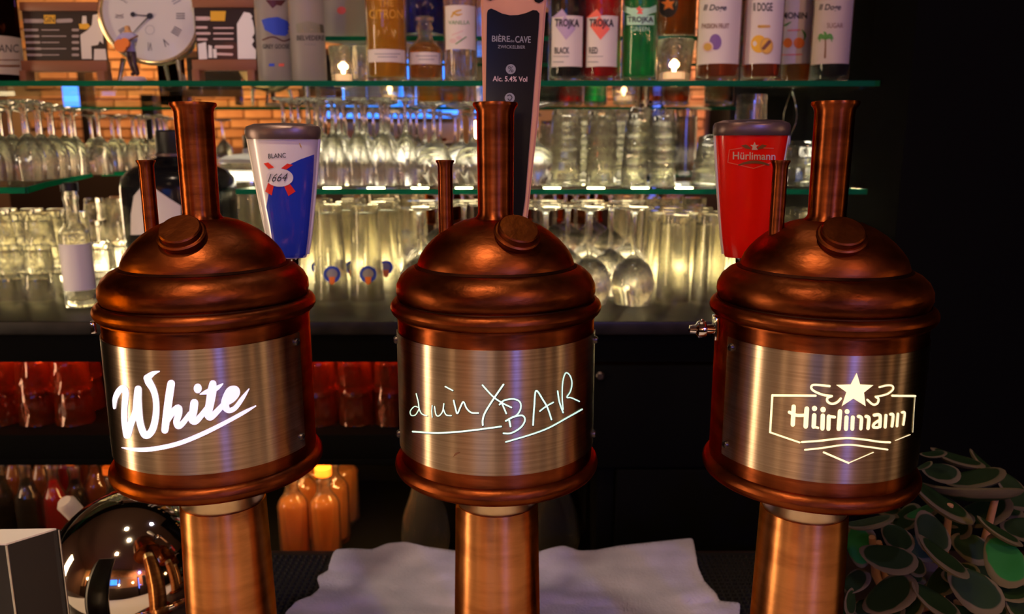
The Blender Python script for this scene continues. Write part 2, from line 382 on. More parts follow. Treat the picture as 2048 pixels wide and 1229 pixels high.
# lamps of the guest room: pendants with glowing globes (they make the stripes in the metal)
def pendant(loc, r, m, label, es=None, cord=True):
    t = thing('pendant_lamp', loc, label, 'lamp', 'pendant lamps over the guest tables')
    link('globe', lathe([(1e-7, -r)] + arc(0, 0, r, -75, 75, 8) + [(1e-7, r)], 20), m, t)
    link('cap', lathe([(0, r * 1.25), (r * .3, r * 1.25), (r * .45, r * .8), (r * .3, r * .8), (0, r * .8)], 16), 'gunmetal', t)
    if cord: link('cord', tube([(0, 0, r * 1.2), (0, 0, 2.95 - loc[2])], .003, 6), 'black_plastic', t)
    return t
def az(deg, dist, z, x0=0, y0=.6): return (x0 + math.sin(R(deg)) * dist, y0 - math.cos(R(deg)) * dist, H + z)
pendant(az(-5, 2.6, .12), .055, 'lamp_glow', 'small glowing globe pendant straight behind the viewer')
pendant(az(13, 2.4, .16), .06, 'lamp_soft', 'dim amber globe pendant behind the viewer to the right')
pendant(az(-48, 2.2, .12), .05, 'lamp_glow', 'bright globe pendant on the left of the guest room')
pendant(az(46, 2.6, .14), .05, 'lamp_soft', 'dim amber globe pendant on the right of the guest room')
pendant(az(60, 2.3, .10), .06, 'lamp_soft', 'amber globe pendant nearer the right wall')
pendant(az(75, 2.2, .15), .06, 'lamp_glow', 'bright globe pendant beside the right wall')
pendant(az(-32, 2.9, .5), .07, 'lamp_red', 'red glowing globe pendant on the left of the guest room')
nb = thing('neon_tube', az(21, 2.5, .1), 'blue neon tube standing upright behind the viewer', 'neon light')
link('tube', lathe([(0, -.35), (.022, -.33), (.022, .33), (0, .35)], 16), 'blue_bright', nb)
link('holder', box(.10, .03, .9, .004, (0, .0 - .05, 0)), 'black_panel', nb)
link('stand', box(.06, .03, H - .2, .004, (0, -.05, -(H - .2) / 2 - .4)), 'black_panel', nb)
sl = thing('side_glow', (-2.08, .28, H - .20), 'added upright warm light beyond the left end of the bar, out of view', 'lamp')  # added glow panel for the broad highlight on the plates, kept out of view
link('shade', box(.05, .22, .95, .01), 'lamp_small', sl); link('bracket', box(.04, .06, 1.0, .005, (-.05, 0, -.02)), 'black_panel', sl)
link('post', box(.06, .06, H - .20, .004, (-.05, 0, -(H - .20) / 2)), 'black_panel', sl)

# ------------------------------------------------------------------ back bar furniture
XL0, XR0 = -1.55, xY(1748, 1.27, .1)
counter = thing('back_counter', (0, 1.2, H + ZC), 'dark stone-topped back counter under the glass shelves', 'counter')
link('countertop', box2(-2.2, xY(1752, 1.27, 0) - .003, 0, .5, -.022, 0, .003), 'counter_stone', counter)
cab = thing('back_bar_cabinet', (0, 1.22, 0), 'black open-fronted cabinet under the back counter', 'cabinet')
def cbox(name, x0, x1, y0, y1, z0, z1, m='black_panel', b=.002): return link(name, box2(x0, x1, y0, y1, H + z0, H + z1, b), m, cab)
xe = xY(812, 1.24, -.4)
XE = xY(1752, 1.27, 0) - .003; xl = xY(1190, 1.24, -.6)
cbox('fascia', -2.2, XE, 0, .02, -.335, ZC - .0225); cbox('back_panel', -2.2, XE, .42, .44, -1.45, ZC - .0225)
cbox('shelf_board', -2.2, XE, 0, .42, -.498, -.457); cbox('shelf_lip', -2.2, XE, 0, .012, -.510, -.498); cbox('shelf_board', -2.2, XE, 0, .42, -.78, -.72)
cbox('side_panel', xe, xe + .03, .0, .42, -.457, -.335); cbox('side_panel', xl, xl + .03, .0, .42, -.72, -.498); cbox('door', xl + .03, XE, -.015, .0, -.72, -.512, 'black_panel', .003); cbox('plinth', -2.2, XE, .0, .42, -1.45, -.78)
dr = cbox('door', xe + .03, XE, -.015, .0, -.508, -.338, 'black_panel', .003)
lk = link('keylock', lathe([(0, 0), (.007, 0), (.007, .004), (.005, .006), (0, .006)], 20), 'screw_dark', dr)
p = atY(1200, 752, 1.205); lk.location = (p.x, p.y - 1.22, p.z); lk.rotation_euler = (PI / 2, 0, 0)
mir = tag(link('back_mirror', box2(XL0 - .5, xY(1745, MY, 0), MY, MY + .02, H + ZC + .004, H + .75), 'mirror'),
          'large mirror standing behind the glass shelves of the back bar', 'mirror')
pil = thing('black_pillar', (0, 0, 0), 'tall black pillar closing the right end of the back bar', 'pillar')
xp = xY(1752, 1.27, 0)
link('face_panel', box2(xp, xp + 1.2, 1.18, 1.70, 0.001, 2.945, .003), 'black_panel', pil)
tag(link('led_strip', box2(-1.5, xY(1740, 1.62, ZC), 1.622, 1.640, H + ZC + .001, H + ZC + .012), 'led_cream'),
    'glowing warm light strip along the back edge of the counter', 'light strip')
ls = thing('led_strip', (0, 1.60, H - .0765), 'row of small cream light modules under the back of the middle glass shelf', 'light strip')
link('rail', box2(-.40, xY(1720, 1.56, -.07), -.006, .006, 0, .0035), 'gunmetal', ls)
for k in range(13): link('light_module', box2(-.017, .017, -.004, .004, -.003, 0, .0005), 'led_module', ls, (-.36 + k * .088, 0, 0))
# real strength of the strips
lamp('counter_strip_light', 'AREA', (-.1, 1.612, H + ZC + .012), 5.2, CREAM, 2.6, .015, target=(-.1, 1.40, H + ZC + .15))
lamp('shelf_top_light', 'AREA', (.10, 1.60, H - .055), .5, (1, .9, .7), 1.6, .015, target=(.1, 1.40, H + .02))
lamp('red_cabinet_light', 'AREA', (-.55, 1.27, H - .334), 3.0, (1, .15, .03), 1.7, .02, target=(-.55, 1.40, H - .45))
lamp('orange_cabinet_light', 'AREA', (-.36, 1.262, H - .506), 2.2, (1, .50, .16), .42, .02, target=(-.36, 1.42, H - .66))
lamp('orange_cabinet_light', 'AREA', (-1.1, 1.262, H - .506), .45, (1, .45, .12), .8, .02, target=(-1.1, 1.45, H - .66))

def glass_shelf(name, pts, z, th, label, edges):
    """pts: outline; z: underside relative to the eye; edges: list of (a, b) sides that show the green cut edge"""
    t = thing(name, (0, 0, H + z), label, 'shelf')
    n = len(pts); v = [(x, y, 0) for x, y in pts] + [(x, y, th) for x, y in pts]
    f = [tuple(range(n - 1, -1, -1)), tuple(range(n, 2 * n))] + [(k, (k + 1) % n, n + (k + 1) % n, n + k) for k in range(n)]
    link('pane', pydata(v, f), 'shelf_glass', t)
    for a, b in edges:
        (x0, y0), (x1, y1) = pts[a], pts[b]; d = Vector((x1 - x0, y1 - y0, 0)); L = d.length
        o = link('polished_edge', box(L, .0025, th, 0), 'shelf_edge', t, ((x0 + x1) / 2, (y0 + y1) / 2, th / 2), (0, 0, math.atan2(d.y, d.x)))
        n_ = Vector((d.y, -d.x, 0)).normalized() * .0014; o.location += n_; o['label'] = 'green polished edge of the glass'
    return t
ZT, ZM, ZL, ZR = .102, -.064, -.050, .190    # top surfaces: top shelf, middle shelf, left shelf, small rear shelf
glass_shelf('glass_shelf', [(-1.6, 1.27), (xp - .004, 1.27), (xp - .004, 1.50), (-1.6, 1.50)], ZT - .008, .008, 'long upper glass shelf holding the liquor bottles and the clock', [(0, 1)])
xm0, xm1 = xY(475, 1.27, -.07), xY(1733, 1.27, -.07)
glass_shelf('glass_shelf', [(xm0, 1.27), (xm1, 1.27), (xm1, 1.64), (xm0, 1.64)], ZM - .008, .008, 'middle glass shelf holding the upside-down stemware and stacked tumblers', [(0, 1), (3, 0)])
glass_shelf('glass_shelf', [(-1.35, 1.04), (-.632, 1.04), (-.70, 1.20), (-.86, 1.64), (-1.35, 1.64)], ZL - .008, .008, 'left glass shelf with slanting end holding wine glasses', [(0, 1), (1, 2), (2, 3)])
glass_shelf('glass_shelf', [(xY(640, 1.44, .19), 1.44), (xY(1712, 1.44, .19), 1.44), (xY(1712, 1.44, .19), 1.64), (xY(640, 1.44, .19), 1.64)], ZR - .007, .007, 'narrow raised glass shelf behind the front row of bottles', [(0, 1)])
for px in (1290, 620):
    r_ = thing('shelf_rod', (xY(px, 1.615, 0), 1.615, H + ZC), 'slim metal rod carrying the glass shelves at the mirror, ' + ('right' if px > 1000 else 'left') + ' one', 'rod')
    link('rod', lathe([(0, 0), (.005, 0), (.005, .46), (0, .46)], 12), 'pewter', r_)
    for zz in (ZM - .010, ZT - .010, ZR - .009):
        link('clip', lathe([(0, zz - ZC - .006), (.011, zz - ZC - .006), (.011, zz - ZC), (0, zz - ZC)], 12), 'pewter', r_)

# ------------------------------------------------------------------ tap bar in front
bar = thing('tap_bar', (0, 0, 0), 'dark bar top carrying the three copper beer towers', 'bar')
link('bar_top', box2(-1.6, 1.6, -.14, .98, H + ZW - .04, H + ZW, .004), 'dark_wood', bar)
link('bar_front', box2(-1.6, 1.6, .30, .94, .0, H + ZW - .04, .002), 'dark_wood', bar)

# ------------------------------------------------------------------ the three copper towers
RC = .0755                                  # radius of the copper drum, plate lies just on it
def tower(X, Y, label, plate_deg, half, cap_deg, pipe_deg=184):
    t = thing('beer_tower', (X, Y, H + ZW), label, 'beer tower')
    zz = lambda z: z - ZW
    link('drum', lathe([(0, zz(-.2500)), (.030, zz(-.2505)), (.070, zz(-.2490)), (RC, zz(-.246)), (RC, zz(-.118)), (.060, zz(-.116)), (0, zz(-.116))], 128, 40), 'copper_brushed', t)
    dome = [(.0725, -.1140), (.0745, -.1112), (.0762, -.1065), (.0758, -.1010), (.0728, -.0950), (.0680, -.0905), (.0630, -.0880), (.0606, -.0876), (.0596, -.0886), (.0598, -.0868)]
    dome += [(.0590, -.0835), (.0570, -.0785), (.0535, -.0735), (.0485, -.0680), (.042, -.0625), (.034, -.0575), (.026, -.0540), (.019, -.0522), (0, -.0515)]
    link('dome', lathe([(r, zz(z)) for r, z in dome], 96, 60), 'copper', t)
    # dark seams where the sheets overlap
    sm = link('seam', lathe([(r, zz(z)) for r, z in [(.0588, -.0902), (.0618, -.0888), (.0620, -.0875), (.0598, -.0860)]], 96), 'copper_dark', t)
    link('seam', lathe([(r, zz(z)) for r, z in [(.0740, -.1146), (.0768, -.1138), (.0755, -.1115)]], 96), 'copper_dark', t)
    def ring(Rr, z, tr): return lathe([(Rr + tr * math.cos(a), zz(z) + tr * 1.05 * math.sin(a)) for a in [PI * k / 9 for k in range(19)]], 96, 60)
    rg = link('rim_ring', ring(.0752, -.1182, .0056), 'copper', t)
    link('rim_ring', lathe([(RC - .001, zz(-.1255)), (RC + .0012, zz(-.1250)), (RC + .0012, zz(-.1215)), (RC, zz(-.120))], 96), 'copper', t)
    link('base_ring', ring(.0745, -.2440, .0062), 'copper', t)
    link('chimney', lathe([(.0175, zz(-.0530)), (.0148, zz(-.0508)), (.0134, zz(-.0485)), (.0134, zz(-.045)), (.0139, zz(.0262)), (.0152, zz(.0290)), (.0162, zz(.0300)), (.0167, zz(.0315)), (.0162, zz(.0328)),
                           (.0150, zz(.0330)), (.0132, zz(.0300)), (.0128, zz(.010)), (0, zz(.010))], 48, 50), 'copper_brushed', t)
    a = R(pipe_deg); px, py = .0375 * math.cos(a), .0375 * math.sin(a)
    link('vent_pipe', lathe([(.0054, zz(-.068)), (.0054, zz(-.0135)), (.0060, zz(-.0112)), (.0069, zz(-.0100)), (.0069, zz(-.0088)), (.0056, zz(-.0086)), (.0044, zz(-.012)), (0, zz(-.014))], 28, 50), 'copper_brushed', t, (px, py, 0))
    # filler cap standing square on the dome
    a = R(cap_deg); rr = .0415; nrm = Vector((math.sin(a) * .60, -math.cos(a) * .60, .80)).normalized()
    q = nrm.to_track_quat('Z', 'Y').to_euler()
    c = link('filler_cap', lathe([(.0150, -.008), (.0156, -.0005), (.0168, .0005), (.0170, .0020), (.0158, .0030), (.0146, .0032), (.0146, .0066), (.0136, .0076), (0, .0078)], 48, 24), 'copper', t,
             (math.sin(a) * rr, -math.cos(a) * rr, zz(-.0610)), q)
    link('neck', lathe([(.0, zz(-.2800)), (.0318, zz(-.2800)), (.0322, zz(-.2795)), (.0322, zz(-.2535)), (.0345, zz(-.2505)), (0, zz(-.2500))], 64, 40), 'brass_pale', t)
    link('column', lathe([(.0, .0), (.0375, 0), (.0366, .03), (.0356, .148), (.0334, zz(-.2830)), (.0330, zz(-.2800)), (.0, zz(-.2800))], 96, 40), 'copper_column', t)
    link('foot_flange', lathe([(0, 0), (.055, 0), (.055, .006), (.045, .012), (.0376, .014), (0, .014)], 64, 40), 'copper', t)
    # curved steel name plate
    a0, a1 = plate_deg - half, plate_deg + half; n = 96; v, f = [], []
    for k in range(n + 1):
        b = R(a0 + (a1 - a0) * k / n)
        for r_, z in ((RC + .0002, -.2268), (RC + .0011, -.2268), (RC + .0011, -.1358), (RC + .0002, -.1358)): v.append((math.sin(b) * r_, -math.cos(b) * r_, zz(z)))
    for k in range(n):
        for j in range(4): f.append((4 * k + j, 4 * k + (j + 1) % 4, 4 * k + 4 + (j + 1) % 4, 4 * k + 4 + j))
    f += [(0, 3, 2, 1), (4 * n, 4 * n + 1, 4 * n + 2, 4 * n + 3)]
    pm = pydata(v, f, True, 40); bm = bmesh.new(); bm.from_mesh(pm); bmesh.ops.recalc_face_normals(bm, faces=bm.faces); bm.to_mesh(pm); bm.free()
    pl = link('name_plate', pm, 'steel_brushed', t); pl['label'] = 'brushed steel name plate with cut-out lettering'
    for sd in (-1, 1):
        for z in (-.1425, -.2175):
            b = R(plate_deg + sd * (half - 4.5)); rr = RC + .001
            link('screw', lathe([(0, 0), (.0030, 0), (.0030, .0012), (.0024, .0024), (.0012, .0028), (.0012, .0016), (0, .0016)], 16, 40), 'screw_dark', pl,
                 (math.sin(b) * rr, -math.cos(b) * rr, zz(z)), (PI / 2, 0, b))
    return t, pl
tL, pL = tower(-.2349, .6011, 'left copper beer tower with the word White glowing on its steel plate', -6, 82, 2)
tC, pC = tower(-.0123, .6000, 'middle copper beer tower with thin handwritten glowing script on its plate', 0, 82, 22)
tR, pR = tower(.2323, .5865, 'right copper beer tower with a glowing winged star emblem on its plate', 7.5, 82, -7)

# lettering (traced as pen strokes in plate coordinates of the photograph)
def sc(P, s, ox, oy): return [(ox + p[0] / s, oy + p[1] / s) + ((p[2] / s,) if len(p) > 2 else ()) for p in P]
s1 = 6.144
wh = [[(120, 590, 35), (128, 480, 62), (175, 385, 75), (230, 345, 72), (258, 410, 78), (245, 560, 76), (243, 750, 76), (272, 930, 85)],
      [(285, 930, 80), (325, 780, 78), (380, 640, 85), (402, 480, 98), (410, 360, 88)],
      [(408, 400, 85), (415, 600, 88), (440, 800, 85), (500, 928, 88), (580, 870, 88), (625, 700, 82), (630, 520, 76), (600, 380, 80), (540, 270, 95), (525, 225, 80)],
      [(520, 225, 90), (590, 170, 58), (668, 142, 16)],
      [(815, 292, 95), (790, 450, 98), (757, 700, 95), (738, 865, 88)],
      [(755, 760, 80), (830, 650, 80), (900, 592, 88), (908, 660, 85), (880, 760, 82), (905, 815, 78), (965, 770, 70), (1045, 660, 60)],
      [(1098, 530, 100), (1085, 640, 100), (1065, 730, 85), (1110, 758, 80), (1180, 690, 72), (1245, 600, 60)],
      [(1325, 295, 90), (1312, 400, 112), (1285, 560, 104), (1265, 665, 98), (1300, 705, 82), (1400, 610, 72), (1480, 520, 60)],
      [(1170, 422, 14), (1260, 392, 62), (1370, 350, 60), (1445, 296, 18)],
      [(1470, 540, 60), (1550, 485, 92), (1612, 410, 90), (1600, 360, 78), (1535, 372, 80), (1490, 460, 90), (1475, 560, 100), (1520, 622, 70), (1600, 590, 60), (1690, 470, 50), (1768, 358, 12)],
      [(210, 1080, 12), (400, 1105, 50), (600, 1095, 55), (900, 1030, 56), (1200, 910, 56), (1500, 760, 50), (1700, 650, 46), (1850, 568, 15)]]
sh = [stroke2(sc(P, s1, 210, 720)) for P in wh] + [disc2(210 + 1140 / s1, 720 + 352 / s1, 50 / s1, 60 / s1)]
decal('lettering', sh, pL, 'glow_white', .0003, None, 'glowing white brush-script word White with an underline')
s2 = 5.389
dr_ = [([(210, 465), (160, 450), (115, 500), (125, 545), (170, 540), (208, 480)], 15), ([(178, 312), (200, 400), (212, 480), (240, 530), (295, 550)], 17),
       ([(350, 440), (345, 500), (350, 565)], 13), ([(375, 450), (390, 535), (420, 552), (460, 505), (475, 420)], 17), ([(470, 480), (500, 540), (555, 548)], 18),
       ([(490, 235), (570, 277)], 20), ([(580, 385), (600, 470), (620, 525), (655, 450), (685, 400), (720, 470), (770, 515), (845, 520)], 23),
       ([(890, 220), (1000, 340), (1100, 410), (1200, 460)], 24), ([(1115, 212), (1010, 365), (920, 510), (893, 590), (893, 650)], 27),
       ([(1072, 430), (1120, 385), (1220, 368), (1290, 400), (1300, 470), (1260, 540), (1200, 570), (1140, 605)], 24),
       ([(1140, 605), (1230, 560), (1320, 548), (1345, 600), (1300, 675), (1200, 735), (1115, 738)], 25), ([(1100, 420), (1145, 525)], 24), ([(1178, 605), (1190, 665)], 28),
       ([(1432, 650), (1445, 450), (1465, 280), (1540, 380), (1590, 470), (1630, 590)], 25), ([(1505, 500), (1570, 450), (1650, 405)], 22),
       ([(1697, 285), (1715, 400), (1755, 515)], 24), ([(1755, 480), (1745, 350), (1752, 180), (1785, 88), (1830, 120), (1850, 200), (1832, 290), (1795, 350), (1840, 355), (1930, 395)], 20),
       ([(140, 720), (400, 735), (700, 715), (1090, 665)], 25), ([(1140, 832), (1400, 755), (1600, 680), (1800, 570), (1960, 480)], 23)]
decal('cut_edge_shadow', [stroke2(sc(P, s2, 800.4, 730.8), w * 1.05 / s2) for P, w in dr_], pC, 'ink_dark', .00012)  # wider dark strokes: shadow at the cut edges painted under the letters
decal('lettering', [stroke2(sc(P, s2, 800, 730), w * .70 / s2) for P, w in dr_], pC, 'glow_green', .0003, None, 'thin glowing pale green handwriting drinX BAR, underlined twice')
s3 = 5.853
hu = [([(395, 490), (385, 700)], 64), ([(548, 515), (535, 720)], 70), ([(345, 555), (425, 590), (530, 590)], 48), ([(635, 592), (628, 722)], 66), ([(628, 725), (680, 738)], 34), ([(735, 595), (730, 745)], 64),
      ([(805, 605), (800, 750)], 60), ([(815, 605), (872, 612)], 44), ([(936, 545), (920, 750)], 64), ([(1012, 615), (1005, 750)], 60), ([(1085, 615), (1078, 750)], 56), ([(1150, 605), (1185, 625), (1178, 748)], 50),
      ([(1240, 605), (1272, 625), (1262, 745)], 50), ([(1335, 590), (1385, 585), (1405, 610), (1400, 725)], 48), ([(1385, 655), (1335, 690), (1325, 730), (1375, 735)], 40), ([(1472, 592), (1462, 730)], 44),
      ([(1525, 580), (1555, 590), (1542, 720)], 42), ([(1612, 575), (1600, 718)], 38), ([(1658, 558), (1690, 565), (1674, 702)], 34)]
S3 = lambda P: sc(P, s3, 1520, 730)
shp = [stroke2(S3(P), w * .80 / s3, len(P) > 2) for P, w in hu]
for x, y, r in ((638, 512, 31), (738, 525, 32), (1018, 548, 28)): shp.append(disc2(1520 + x / s3, 730 + y / s3, r / s3))
for P, w in [([(815, 250), (700, 238), (620, 237), (600, 272), (640, 312), (740, 352), (840, 365)], 26), ([(840, 367), (790, 388), (790, 430), (840, 457), (900, 440), (945, 395)], 28),
             ([(1395, 262), (1480, 242), (1545, 247), (1552, 290), (1480, 345), (1350, 375)], 22), ([(1352, 375), (1385, 402), (1370, 452), (1320, 465), (1255, 410)], 26),
             ([(490, 905), (700, 890), (900, 866), (1060, 860), (1250, 880), (1400, 902), (1520, 908)], 23), ([(525, 996), (720, 975), (920, 945), (1060, 937), (1250, 960), (1490, 993)], 20)]:
    shp.append(stroke2(S3(P), w / s3))
for P, w in [([(650, 362), (148, 358)], 26), ([(146, 355), (120, 790)], 24), ([(118, 790), (290, 850), (465, 910)], 20), ([(1545, 362), (1812, 366)], 26), ([(1812, 366), (1785, 790)], 5), ([(1580, 887), (1755, 818)], 9),
             ([(745, 1025), (1035, 1150)], 22), ([(1035, 1150), (1325, 1025)], 10)]:
    shp.append(stroke2(S3(P), w / s3, False))
shp.append(poly2(S3([(1130, 95), (1170, 230), (1325, 238), (1215, 325), (1235, 485), (1090, 395), (955, 485), (1010, 320), (890, 235), (1060, 230)])))
decal('lettering', shp, pR, 'glow_yellow', .0003, None, 'glowing pale yellow winged star above a blackletter name in a shield outline')
# a scratch on the middle plate
decal('scratch', [stroke2([(907, 914, .6), (913, 908, 4), (921, 905, .6)])], pC, 'ink_brown', .0002)
# lamps behind the cut-outs spill a little onto nothing: chrome clamp on the right tower, fittings on the left one
kb = link('clamp_bracket', box(.003, .012, .018, .0008), 'chrome', tR); kb.location = (-.0770, .004, -.1345 - ZW)
kn = link('clamp_knob', lathe([(0, 0), (.0035, 0), (.0035, .006), (.0062, .007), (.0066, .010), (.0062, .013), (.0035, .0145), (.0030, .019), (0, .020)], 24, 40), 'chrome', tR, (-.078, .002, -.1355 - ZW), (0, -PI / 2, 0))
link('clamp_wing', box(.004, .004, .017, .0015), 'chrome', tR, (-.0885, .002, -.1350 - ZW), (R(25), 0, 0))
link('hose_clip', box(.004, .006, .009, .001), 'chrome', tL, (-.0745, -.030, -.1300 - ZW), (0, 0, R(24)))

# ------------------------------------------------------------------ tap handles (each a part of its tower)
def slab(pts, Y, th, bev=.0015):
    """plate with the outline pts (pixels at depth Y), th thick towards the back"""
    P = [atY(x, y, Y) for x, y in pts]; c = sum(P, Vector()) / len(P)
    bm = bmesh.new(); vs = [bm.verts.new(p - c) for p in P]; f = bm.faces.new(vs)
    e = bmesh.ops.extrude_face_region(bm, geom=[f]); bmesh.ops.translate(bm, vec=(0, th, 0), verts=[g for g in e['geom'] if isinstance(g, bmesh.types.BMVert)])
    bmesh.ops.recalc_face_normals(bm, faces=bm.faces)
    if bev: bmesh.ops.bevel(bm, geom=[e for e in bm.edges if abs(e.verts[0].co.y - e.verts[1].co.y) < 1e-6], offset=bev, segments=2, affect='EDGES')
    return mesh_from(bm, ang=40), c
def pint_handle(t, top, bot, hw0, hw1, Y, body, lidm, label):
    a, b = atY(*top, Y), atY(*bot, Y); k = (Y * CP + .05) / F; r0, r1 = hw0 * k, hw1 * k; h = a.z - b.z
    prof = [(0, 0), (r1 * .9, 0), (r1, .003)] + [(r1 + (r0 - r1) * (q / 10) ** .82, .003 + (h - .004) * q / 10) for q in range(1, 11)] + [(0, h - .001)]
    hd = link('tap_handle', lathe(prof, 72, 40, 1, .62), body, t, Vector(((a.x + b.x) / 2, Y, b.z)) - t.location); hd['label'] = label
    link('handle_cap', lathe([(0, h - .001), (r0 * 1.03, h - .001), (r0 * 1.06, h + .001), (r0 * 1.06, h + .007), (r0 * 1.02, h + .0095), (r0 * .8, h + .0118), (0, h + .0128)], 64, 45, 1, .66), lidm, hd)
    for s in (-1, 1):                      # pale moulded edge strips of the handle
        P = [((r1 + (r0 - r1) * (q / 10) ** .82) * s * 1.0, 0, .003 + (h - .004) * q / 10) for q in range(11)]
        link('edge_strip', tube(P, .0016, 8), 'paint_white', hd)
    link('ferrule', lathe([(0, -.012), (.007, -.012), (.0075, -.002), (.009, 0), (0, 0)], 24), 'chrome', hd)
    # tap body: shank from the drum and stem up to the handle
    x0 = (a.x + b.x) / 2 - t.location.x; y0 = Y - t.location.y; z0 = -.150 - ZW; zb = b.z - t.location.z
    d = Vector((x0, y0, 0)).normalized() * (RC - .004)
    link('tap_shank', tube([(d.x, d.y, z0), (x0, y0, z0), (x0, y0, zb - .010)], [.008, .009, .006], 16), 'chrome', t)
    link('spout', tube([(x0, y0, z0), (x0 * 1.04, y0 + .02, z0 - .004), (x0 * 1.06, y0 + .032, z0 - .03)], [.007, .006, .005], 14), 'chrome', t)
    return hd
hb = pint_handle(tL, (568, 276), (579, 515), 66, 34, .70, 'paint_white', 'gunmetal', 'white and blue tap handle with red ribbon emblem and the number 1664')
blue = poly2([(628, 309), (600, 319), (583, 327), (560, 340), (545, 362), (538, 385), (533, 415), (541, 455), (547, 500), (552, 516), (610, 516), (616, 470), (622, 400), (626, 350)], 8)
bf = decal('blue_field', [blue], hb, 'paint_blue', .0003)
em = [poly2(P) for P in ([(528, 327), (537, 325), (549, 335), (538, 338)], [(575, 327), (586, 330), (573, 339), (562, 337)], [(537, 366), (548, 372), (544, 391), (531, 383)], [(568, 371), (580, 368), (591, 383), (577, 392)])]
decal('ribbon', em, hb, 'ribbon_red', .0006)
decal('badge', [disc2(560, 355.5, 26.5, 18, 28)], hb, 'paint_white', .0009)
decal('lettering', [text2('1664', 556.5, 355, 40, 16, -3, .45)], hb, 'ink_dark', .0013, None, 'slanted number 1664')
decal('lettering', [text2('BLANC', 554.5, 311.5, 35, 9.5, -3, 0, .008)], hb, 'ink_dark', .0006, None, 'small dark word BLANC')
decal('lettering', [stroke2([(599, 287), (602, 294)], 2)], hb, 'ink_gold', .0006)
hr = pint_handle(tR, (1503, 269), (1488, 514), 67, 40, .70, 'paint_red', 'gunmetal', 'red tap handle with winged star shield emblem')
lg = [([(1484, 296), (1459, 300), (1456, 325), (1478, 330)], 1.6), ([(1520, 296), (1546, 297)], 1.6), ([(1478, 330), (1507, 337), (1540, 326)], 1.6)]
decal('emblem_outline', [stroke2(P, w, False) for P, w in lg], hr, 'ink_coral', .0005)
decal('emblem_wing', [poly2([(1482, 291), (1492, 289), (1501, 295), (1501, 299), (1491, 297)]), poly2([(1534, 291), (1524, 289), (1515, 295), (1515, 299), (1525, 297)]),
                      stroke2([(1478, 330, 3), (1492, 326, 5), (1508, 324, 6), (1524, 326, 5), (1537, 330, 3)])], hr, 'ink_brown', .0006)
decal('emblem_star', [poly2([(1509, 284), (1511, 290), (1517, 290), (1512, 294), (1515, 300), (1509, 296), (1503, 300), (1505, 294), (1500, 290), (1506, 290)])], hr, 'ink_pink', .0007)
decal('lettering', [text2('Hürlimann', 1508, 312, 84, 15, 1, 0, .012)], hr, 'ink_pink', .0006, None, 'small pink blackletter name')
# wooden paddle handle of the middle tower
Yw = .70
P = [(960, -95), (962, 0), (966, 230), (972, 430), (985, 462), (1048, 462), (1056, 430), (1077, 235), (1093, 0), (1098, -95), (1080, -112), (1030, -118), (978, -112)]
me, c = slab(P, Yw, .016, .0015)
hw = link('tap_handle', me, 'tap_wood', tC, c - tC.location); hw['label'] = 'tall wooden paddle handle with a black panel'
P = [(974, 26), (976, 20), (982, 17), (990, 20), (1004, 27), (1020, 30.5), (1036, 30), (1052, 26), (1066, 20), (1074, 21), (1079, 27), (1077, 60), (1066, 200), (1050, 400), (1044, 440), (985, 440), (976, 400), (971, 230), (973, 90)]
me, c2 = slab(P, Yw - .0011, .0013, 0)
hp = link('black_panel', me, 'black_glossy', hw, c2 - c)
me, c3 = slab([(964, -60), (1094, -60), (1092, -10), (1086, 2), (1078, 6), (1070, 3), (1066, -8), (1050, -22), (1028, -27), (1004, -22), (990, -6), (982, 1), (974, -1), (965, -8)], Yw - .0011, .0013, 0)
link('black_panel', me, 'black_glossy', hw, c3 - c)
decal('lettering', [text2('BIÈRE', 1002, 76, 36, 15, 1, 0, .01), text2('CAVE', 1046, 79, 31, 13.5, 1, 0, .01), text2('de', 1024.5, 82, 8, 5), text2('ZWICKELBIER', 1023, 94, 55, 6.5, 1)], hp, 'ink_grey', .0003, None, 'grey words BIÈRE DE CAVE')
decal('lettering', [text2('Alc. 5.4% Vol', 1020, 158, 69, 10.5, 1, 0, .012)], hp, 'ink_pink', .0003, None, 'pale words Alc. 5.4% Vol')
decal('icon_disc', [disc2(1021.5, 138.5, 10), disc2(1019.5, 196, 10)], hp, 'ink_grey', .0003)
decal('lettering', [text2('%', 1021.5, 138.5, 11), stroke2([(1015, 192), (1020, 190), (1024, 195), (1020, 201), (1016, 198)], 2)], hp, 'ink_dark', .0006)
decal('lettering', [text2('Bitterkeit', 1018, 219, 45, 9, 1)], hp, 'ink_pink', .0003) if False else None
x0, y0 = c.x - tC.location.x, Yw + .008 - tC.location.y; zb = atY(1016, 462, Yw).z - tC.location.z
link('tap_shank', tube([(0, RC - .004, -.15 - ZW), (x0, y0, -.15 - ZW), (x0, y0, zb)], [.008, .009, .007], 16), 'chrome', tC)

# ------------------------------------------------------------------ things on the tap bar
def onbar(px, py): return atZ(px, py, ZW)
ib = thing('ice_bucket', (xY(275, .772, -.442), .772, H + ZW), 'shiny silver ball-shaped ice bucket standing behind the left copper tower', 'ice bucket')
rb = .0876
link('bowl', lathe([(0, .003)] + arc(0, rb + .001, rb, -80, -6, 16) + [(0, rb - .007)], 96, 60), 'silver', ib)
link('lid', lathe(arc(0, rb + .001, rb, -3, 89.9, 20), 96, 60), 'silver', ib)
link('rim_band', lathe([(rb * .99, rb - .009), (rb + .0022, rb - .008), (rb + .0026, rb - .003), (rb + .0016, rb - .0005), (rb * .985, rb - .0002)], 96, 50), 'chrome', ib)
link('foot', lathe([(0, 0), (.034, 0), (.034, .003), (.026, .007), (0, .008)], 48), 'chrome', ib)
link('hinge', box(.008, .014, .014, .002, (-rb - .004, 0, rb - .004)), 'chrome', ib)
